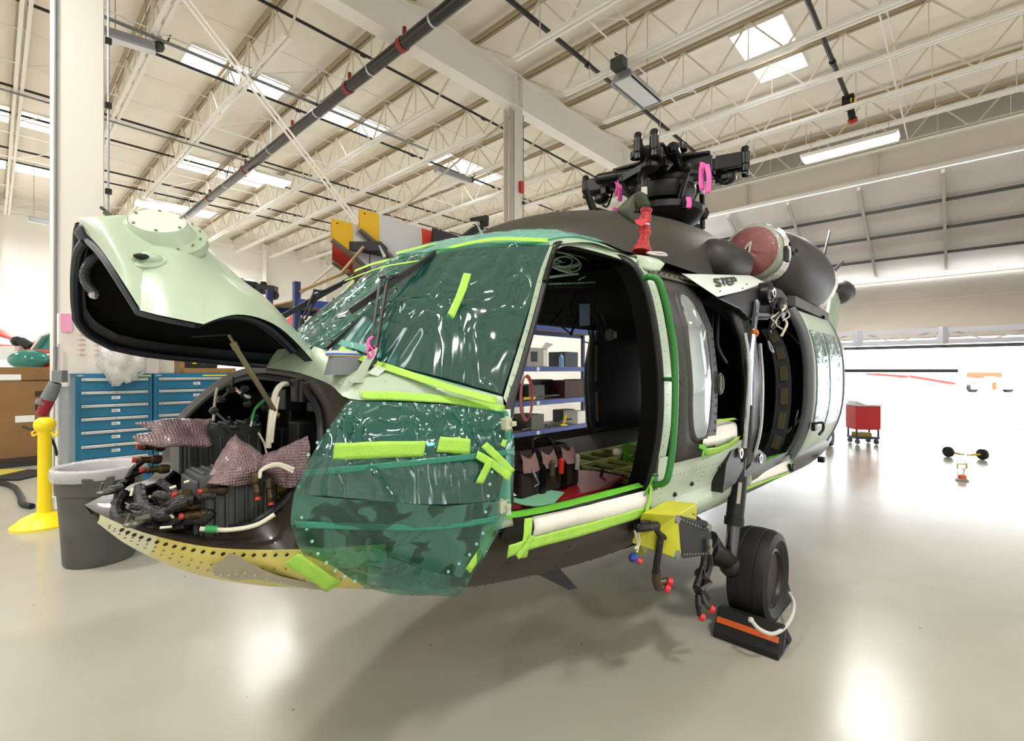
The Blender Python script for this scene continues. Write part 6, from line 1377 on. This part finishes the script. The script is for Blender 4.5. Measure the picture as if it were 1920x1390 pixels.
rack_item('bottle', 1054, 1.78, (.07,.07,.27), M('bottle_blue', '#7fa3d8', .3), 'pale blue bottle between the carton and dark crate', 'bottle', lambda b: b.lathe([(.05,0),(.05,.2),(.02,.25),(.02,.28)], (0,.02,0), (0,0,1), 14))
rack_item('carton', 1010, 1.1, (.5,.6,.3), M('item_dark', '#2b2f2c', .5), 'dark greenish equipment case on the middle rack shelf', 'case')
rack_item('carton', 1080, 1.1, (.7,.6,.38), M('item_maroon', '#3a1512', .6), 'dark red crate on the middle rack shelf', 'crate')
rack_item('equipment_case', 1012, .5, (.4,.5,.3), M('item_grey', '#5a5a50', .5), 'grey metal case on the lower rack shelf', 'case')
rack_item('carton', 1094, .5, (.3,.4,.28), white, 'small white-fronted box on the lower rack shelf', 'box')
t_ = rack_item('yellow_tool', 1056, .5, (.25,.1,.04), yellowp, 'yellow pronged tool on the lower rack shelf', 'tool', lambda b: (b.bar((-.1,0,.04),(.12,0,.02),.05,.03), b.bar((0,0,.05),(.1,0,.24),.05,.03)))
rack_item('yellow_level', 985, 1.1, (.3,.1,.04), yellowp, 'yellow bar tool beside the red hose coil', 'tool', lambda b: b.box((0,-.1,.06),(.33,.04,.05)))
rnd = random.Random(77)
for k in range(9):
    x_ = (975, 1000, 1030, 1060, 1092, 1120, 985, 1040, 1100)[k]; z_ = 1.1 if k < 6 else .5; h_ = rnd.uniform(.28,.5) if k < 6 else rnd.uniform(.2,.36)
    p_ = rk(x_, 700); n_ = V3((-CS, SN, 0)); t_ = thing('parts_box', 'dark parts box pushed to the back of a rack shelf', 'box', (p_.x-n_.x*-.5, p_.y+n_.y*.5, z_), rzr, 'dark parts boxes at the back of the rack'); b = MB(); b.box((0, .15, h_/2), (rnd.uniform(.3,.5), .3, h_)); b.build('box_body', M('parts_dark%d' % (k % 3), ('#15181b', '#23201d', '#1b2328')[k % 3], .6), t_, smooth=0, bevel=.005)
for k in range(9):
    rack_item('metal_rod', 1000+k*11, 1.1 if k % 2 else .5, (.4,.05,.04), M('item_rod%d' % (k % 3), ('#2a3126', '#14181a', '#4c5238')[k % 3], .5), 'dark metal rod lying on a rack shelf', 'rod', lambda b: b.bar((-.3, rnd.uniform(0,.3), .04+.03*(k//3)), (.3, rnd.uniform(0,.3), .04+.03*(k//3)), .04, .03))['group'] = 'dark rods on the rack shelves'
b = MB(); c = rk(974, 748)
for k in range(5): b.tube([c+Rr@V3((.17*math.cos(a)+.012*k, -.16, .42*math.sin(a)+.01*k)) for a in [2*PI*i/26 for i in range(26)]], .012, 6, closed=True)
tag(b.build('hose_coil', M('hose_red', '#a04038', .45)), 'coiled red hose hanging on the rack upright', 'hose')
rack_item('carton', 605, 1.78, (.5,.4,.42), M('cardboard'), 'brown cardboard box at the left end of the rack beside the windshield', 'box')
rack_item('carton', 586, 1.78, (.35,.3,.22), M('carton_grey'), 'open grey carton at the far left end of the rack', 'box')
b = MB(); p = rk(534, 600); b.prism([wd(546,592,5.6), wd(532,604,5.6), wd(546,616,5.6)], (0,.02,0)); tag(b.build('warning_flag', M('flag_coral', '#e2545a', .6), smooth=0), 'small red pennant by the left end of the rack', 'flag')
b = MB(); b.bar(wd(640,512,6.6), wd(682,463,6.4), .03, .03); b.bar(wd(560,548,6.2), wd(655,508,6.8), .05, .04); tag(b.build('timber_prop', M('timber', '#a58a63', .7), smooth=0), 'tan timber prop leaning under the stored rotor blades', 'timber')

# stored main rotor blades standing on edge on a stand above the rack
def blade(x, y, Y, L_, lab, cols, dark=False, d=(.68,.735)):
    o0 = wd(x, y, Y); t = thing('rotor_blade', lab, 'rotor blade', o0)
    u = V3((d[0], d[1], 0)).normalized(); v = V3((0, 0, 1)); n = u.cross(v)
    def sec(s, top, bot, th):    # closed profile of the blade at distance s
        P = [(top, 0), (top-(top-bot)*.25, th*.6), (top-(top-bot)*.65, th), (bot+.02, th*.8), (bot, 0), (bot+.02, -th*.8), (top-(top-bot)*.65, -th), (top-(top-bot)*.25, -th*.6), (top, 0)]
        return [u*s+v*z+n*w for z, w in P]
    S = [(-.02,.0,-.28,.012), (.28,-.0,-.44,.02), (.6,-.02,-.62,.03), (1.0,-.04,-.68,.033), (L_,-.06,-.70,.035)]
    st = crgrid([sec(*q) for q in S], 6, 1)
    for i, q in enumerate(st): pass
    def part(nm, a, c, mt): b_ = MB(); b_.grid(st[a:c+1]); return b_.build(nm, mt, t, smooth=60)
    if dark: part('blade_skin', 0, len(st)-1, M('blade_navy', '#15171f', .45)); return t
    part('tip_band', 0, 6, M('blade_yellow', '#dcae14', .45)); part('blade_skin', 6, 18, M('blade_grey', '#c3c4c6', .45)); part('red_band', 18, 24, M('blade_red', '#cf3a22', .5)); part('blade_root', 24, len(st)-1, M('blade_navy', '#15171f', .45))
    b_ = MB(); b_.tube([q[4] for q in st[:20]], .035, 8); b_.build('leading_edge', M('edge_taupe', '#6d6459', .4), t)
    b_ = MB(); b_.box(u*.06+v*(-.05)-n*(-.0)+n*.0, (.03,.03,.012)); b_.build('tip_label', black, t, smooth=0); return t
blade(624, 410, 6.3, 3.6, 'grey rotor blade with a yellow swept tip, left of the two stored blades', 0)
blade(676, 392, 6.5, 3.8, 'grey rotor blade with a yellow swept tip, right of the two stored blades', 0)
t = blade(626, 455, 6.9, 3.2, 'red-banded lower rotor blade under the left yellow-tipped blade', 0)
for c_ in t.children:
    if c_.name.startswith('tip_band'): c_.data.materials[0] = M('blade_red2', '#a8281e', .5)
    if c_.name.startswith('blade_skin'): c_.data.materials[0] = M('blade_taupe', '#8d8479', .45)
blade(812, 428, 7.2, 1.8, 'dark navy rotor blade end rising behind the cockpit roof', 0, True)
t = thing('blade_stand', 'black blade clamp stand holding the stored rotor blades', 'stand', wd(690, 470, 6.7))
b = MB(); b.box((0,0,0), (.5,.5,.12)); b.ball((-.1,0,.08), .1, 10); b.build('clamp', black, t); b = MB(); b.box((1.2,.9,.2), (.3,.3,.1)); b.ball((1.2,.8,.26), .08, 10); b.build('clamp', black, t)
b = MB(); b.bar((0,0,0), (0,0,-2.9), .08); b.bar((1.2,.9,.2), (1.2,.9,-2.9), .08); b.build('stand_leg', rdk, t, smooth=0)
# spare rotor head on a pole
t = thing('spare_rotor_head', 'black spare rotor head on a stand far behind the nose door', 'rotor head', wd(480, 560, 12))
o0 = wd(480,560,12); o0.z = wd(480,560,12).z
b = MB(); rnd = random.Random(8)
b.lathe([(.2,.0),(.3,.1),(.28,.3),(.15,.38)], (-.25,0,.1), (0,0,1), 16)
for k in range(14): b.ball((rnd.uniform(-.35,.5), rnd.uniform(-.2,.2), rnd.uniform(0,.42)), rnd.uniform(.07,.13), 8)
b.bar((-.3,0,.3), (.5,0,.2), .2, .2); b.build('head_body', hb, t); b = MB(); b.tube([(.05,0,.1), (.05,0,-3.4)], .035, 8); b.build('stand_pole', black, t)

# far red helicopter at the left edge
t = thing('red_helicopter', 'red helicopter with a green masked cockpit at the far left', 'helicopter', (-14.6, 13.9, 0), .0)
redg = M('heli_red', '#c4201a', .2, coat=.4); q0 = V3((-14.6, 13.9, 0))
def bw(x, y, Y): return wd(x, y, Y)-q0
b = MB(); b.grid(crgrid([[bw(-60,640,14), bw(-20,628,14), bw(30,640,13.8), bw(44,652,13.5)], [bw(-60,600,15), bw(-20,606,15), bw(25,632,14.5), bw(44,652,13.6)]], 3, 5)); b.grid([[bw(-60,640,14), bw(44,650,13.5), bw(60,650,13.5)], [bw(-60,652,13.9), bw(40,654,13.4), bw(62,655,13.4)]])
b.build('rotor_fairing', redg, t, solid=.03)
b = MB()
b.grid(crgrid([[bw(20,705,12.2), bw(60,700,12.2), bw(105,690,12.2)], [bw(30,668,12.8), bw(60,660,12.7), bw(105,665,12.5)], [bw(28,655,13.2), bw(62,640,13.3), bw(110,640,13.2)]], 4, 4)); b.grid([[bw(20,706,12.2), bw(120,692,12.2)], [bw(10,740,12), bw(120,740,12)]]); b.build('fuselage', redg, t)
b = MB(); b.ball(bw(55,675,12.2), (.45,.35,.26), 18); b.build('nose_bubble', M('bubble_teal', '#2f7d72', .15), t)
b = MB(); b.prism([bw(62,655,12.6), bw(80,628,12.6), bw(106,622,12.6), bw(106,655,12.6)], (0,.05,0)); b.build('windscreen', M('bubble_teal'), t, smooth=0)
b = MB(); b.bar(bw(60,655,12.5), bw(78,630,12.5), .05); b.bar(bw(78,630,12.5), bw(106,620,12.5), .05); b.build('frame', M('heli_white', '#dfe0e0', .4), t, smooth=0)
b = MB(); b.tube([bw(40,640,13), bw(60,652,13)], .12, 8); b.ball(bw(32,640,13), .14, 8); b.build('hub', black, t); b = MB(); b.box(bw(0,662,12.9), (1.2,.4,.35)); b.build('white_panel', M('heli_white'), t, smooth=0)

# red tool cart, tow bar, floor lump
c = floorpt(1618, 832); t = thing('tool_cart', 'red rolling tool cart on the bright floor by the hangar door', 'cart', c, -.12)
cr_ = M('cart_red', '#b5131f', .4)
b = MB(); b.box((0,0,.62), (.54,.4,.52)); b.box((.0,-.0,.4), (.5,.38,.12)); b.build('cart_body', cr_, t, smooth=0, bevel=.01)
b = MB(); b.box((0,0,.9), (.58,.44,.03)); b.prism([(-.28,-.2,.91),(-.24,-.2,1.0),(-.05,-.2,.92)], (0,.35,0)); b.build('cart_top', M('cart_top', '#c9c9c6', .5), t, smooth=0)
b = MB(); b.box((0,0,.15), (.5,.38,.05)); [b.box((x,y,.26), (.03,.03,.2)) for x in (-.23,.23) for y in (-.17,.17)]; b.build('cart_frame', M('cart_dark', '#22303a', .5), t, smooth=0)
for (x, y) in ((-.2,-.15),(.2,-.15),(-.2,.15),(.2,.15)): b = MB(); b.lathe([(.06,-.015),(.065,0),(.06,.015)], (x, y, .065), (1,.3,0), 16); b.bar((x,y,.12),(x,y,.065),.03); b.build('caster', M('caster_grey', '#4c5058', .5), t)
b = MB(); b.box((-.03,0,.22), (.3,.25,.09)); b.build('cart_contents', M('content_olive', '#8a7a2a', .6), t, smooth=0)
b = MB(); b.tube(cr([V3((.28,0,.8)), V3((.35,0,.85)), V3((.37,0,.76)), V3((.29,0,.7))], 5), .01, 6); b.build('cart_handle', cr_, t)
t = thing('tow_bar', 'yellow tow bar with two small black wheels on the bright floor', 'tow bar', floorpt(1810, 858))
for (x) in (1778, 1842): b = MB(); q = floorpt(x, 857 if x < 1800 else 862)-floorpt(1810,858); b.lathe([(.07,-.03),(.1,-.025),(.1,.025),(.07,.03)], q+V3((0,0,.1)), (1,.1,0), 20); b.build('wheel', rubber, t)
q0_ = floorpt(1810,858); b = MB(); a_, c_ = floorpt(1780,857)-q0_+V3((0,0,.1)), floorpt(1842,862)-q0_+V3((0,0,.1)); b.tube([a_, a_.lerp(c_,.35)+V3((0,0,-.03))], .02, 8); b.tube([c_, a_.lerp(c_,.65)+V3((0,0,-.03))], .02, 8); b.build('axle', M('tow_yellow', '#c9a90e', .5), t)
b = MB(); b.tube([a_.lerp(c_,.35)+V3((0,0,-.03)), a_.lerp(c_,.65)+V3((0,0,-.03))], .02, 8); b.tube([a_.lerp(c_,.5)+V3((0,0,-.03)), floorpt(1806,885)-q0_+V3((0,0,.05))], .02, 8); b.build('draw_bar', white, t)
b = MB(); e_ = floorpt(1806,882)-q0_; b.tube([e_+V3((-.08,.02,.02)), e_+V3((-.08,.02,.1)), e_+V3((.08,.02,.1)), e_+V3((.08,.02,.02))], .012, 6); b.build('tow_yoke', M('tow_yellow'), t)
t = thing('tow_coupler', 'small grey and orange tow coupler lying in front of the tow bar', 'coupler', floorpt(1804, 902))
b = MB(); b.lathe([(.08,0),(.08,.02),(.04,.04)], (0,0,0), (0,0,1), 16); b.build('base', M('head_grey', '#8c8a86', .5), t); b = MB(); b.lathe([(.055,.03),(.05,.09),(.02,.1)], (0,0,0), (0,0,1), 12); b.build('cap', M('head_orange', '#c4643c', .5), t)

# far outside: tug and red swept wing aircraft
t = thing('apron_tug', 'white and orange tug parked on the distant apron', 'vehicle', floorpt(1845, 735)+V3((0,0,0)))
b = MB(); b.box((0,0,.45), (3.4,1.4,.5)); b.box((.0,0,.95), (1.0,1.1,.6)); b.build('body', M('tug_white', '#9fa0aa', .5), t, smooth=0, bevel=.08)
b = MB(); b.box((0,0,1.35), (1.9,1.0,.4)); b.box((.1,-.75,.5), (.25,.1,.6)); b.build('orange_hood', M('tug_orange', '#c04a18', .5), t, smooth=0, bevel=.05)
for x in (-1.4, 1.4): b = MB(); b.lathe([(.3,-.15),(.38,-.12),(.38,.12),(.3,.15)], (x,-.5,.35), (0,1,0), 18); b.build('wheel', rubber, t)
t = thing('parked_aircraft', 'low red winged aircraft part on the distant apron', 'aircraft', floorpt(1700, 728))
b = MB(); b.bar((-3.6,0,1.35), (0,0,1.1), 1.0, .2); b.bar((0,0,1.15), (4.6,0,.4), 1.0, .2); b.build('wing', M('wing_red', '#90200f', .5), t, smooth=0)
b = MB(); b.lathe([(.1,-.6),(.4,-.3),(.4,.5),(.1,1)], (-.2,0,.9), (0,1,0), 14); b.build('nose', M('tug_white'), t); b = MB(); b.bar((0,0,0),(0,0,1),.12); b.build('gear_leg', grey, t)

# wall-side clutter on the far left wall
b = MB(); p = W(10, 32.7, 6.8); b.bar(W(6, 32.7, 7.0), W(12.5, 32.7, 7.0), .15, .25); tag(b.build('wall_conduit', M('conduit_grey'), smooth=0), 'dark conduit box line high on the far left wall', 'conduit')

# ================================================================ light, sky, camera
w = bpy.data.worlds.new('sky'); bpy.context.scene.world = w; w.use_nodes = True
bg = w.node_tree.nodes['Background']; bg.inputs[0].default_value = (.93, .96, 1, 1); bg.inputs[1].default_value = 5.5
cam = bpy.data.cameras.new('camera'); co = bpy.data.objects.new('camera', cam); C.objects.link(co)
co.location = (0, 0, CAMH); co.rotation_euler = (PI/2, 0, 0)
cam.sensor_fit = 'HORIZONTAL'; cam.sensor_width = 36; cam.lens = FPX/1920*36; cam.clip_end = 500; cam.clip_start = .05
sc = bpy.context.scene; sc.camera = co
vs = sc.view_settings; vs.view_transform = 'Standard'; vs.look = 'None'; vs.exposure = 0.32; vs.gamma = 1; vs.use_curve_mapping = False
sc.cycles.max_bounces = 10; sc.cycles.transparent_max_bounces = 16; sc.cycles.diffuse_bounces = 6
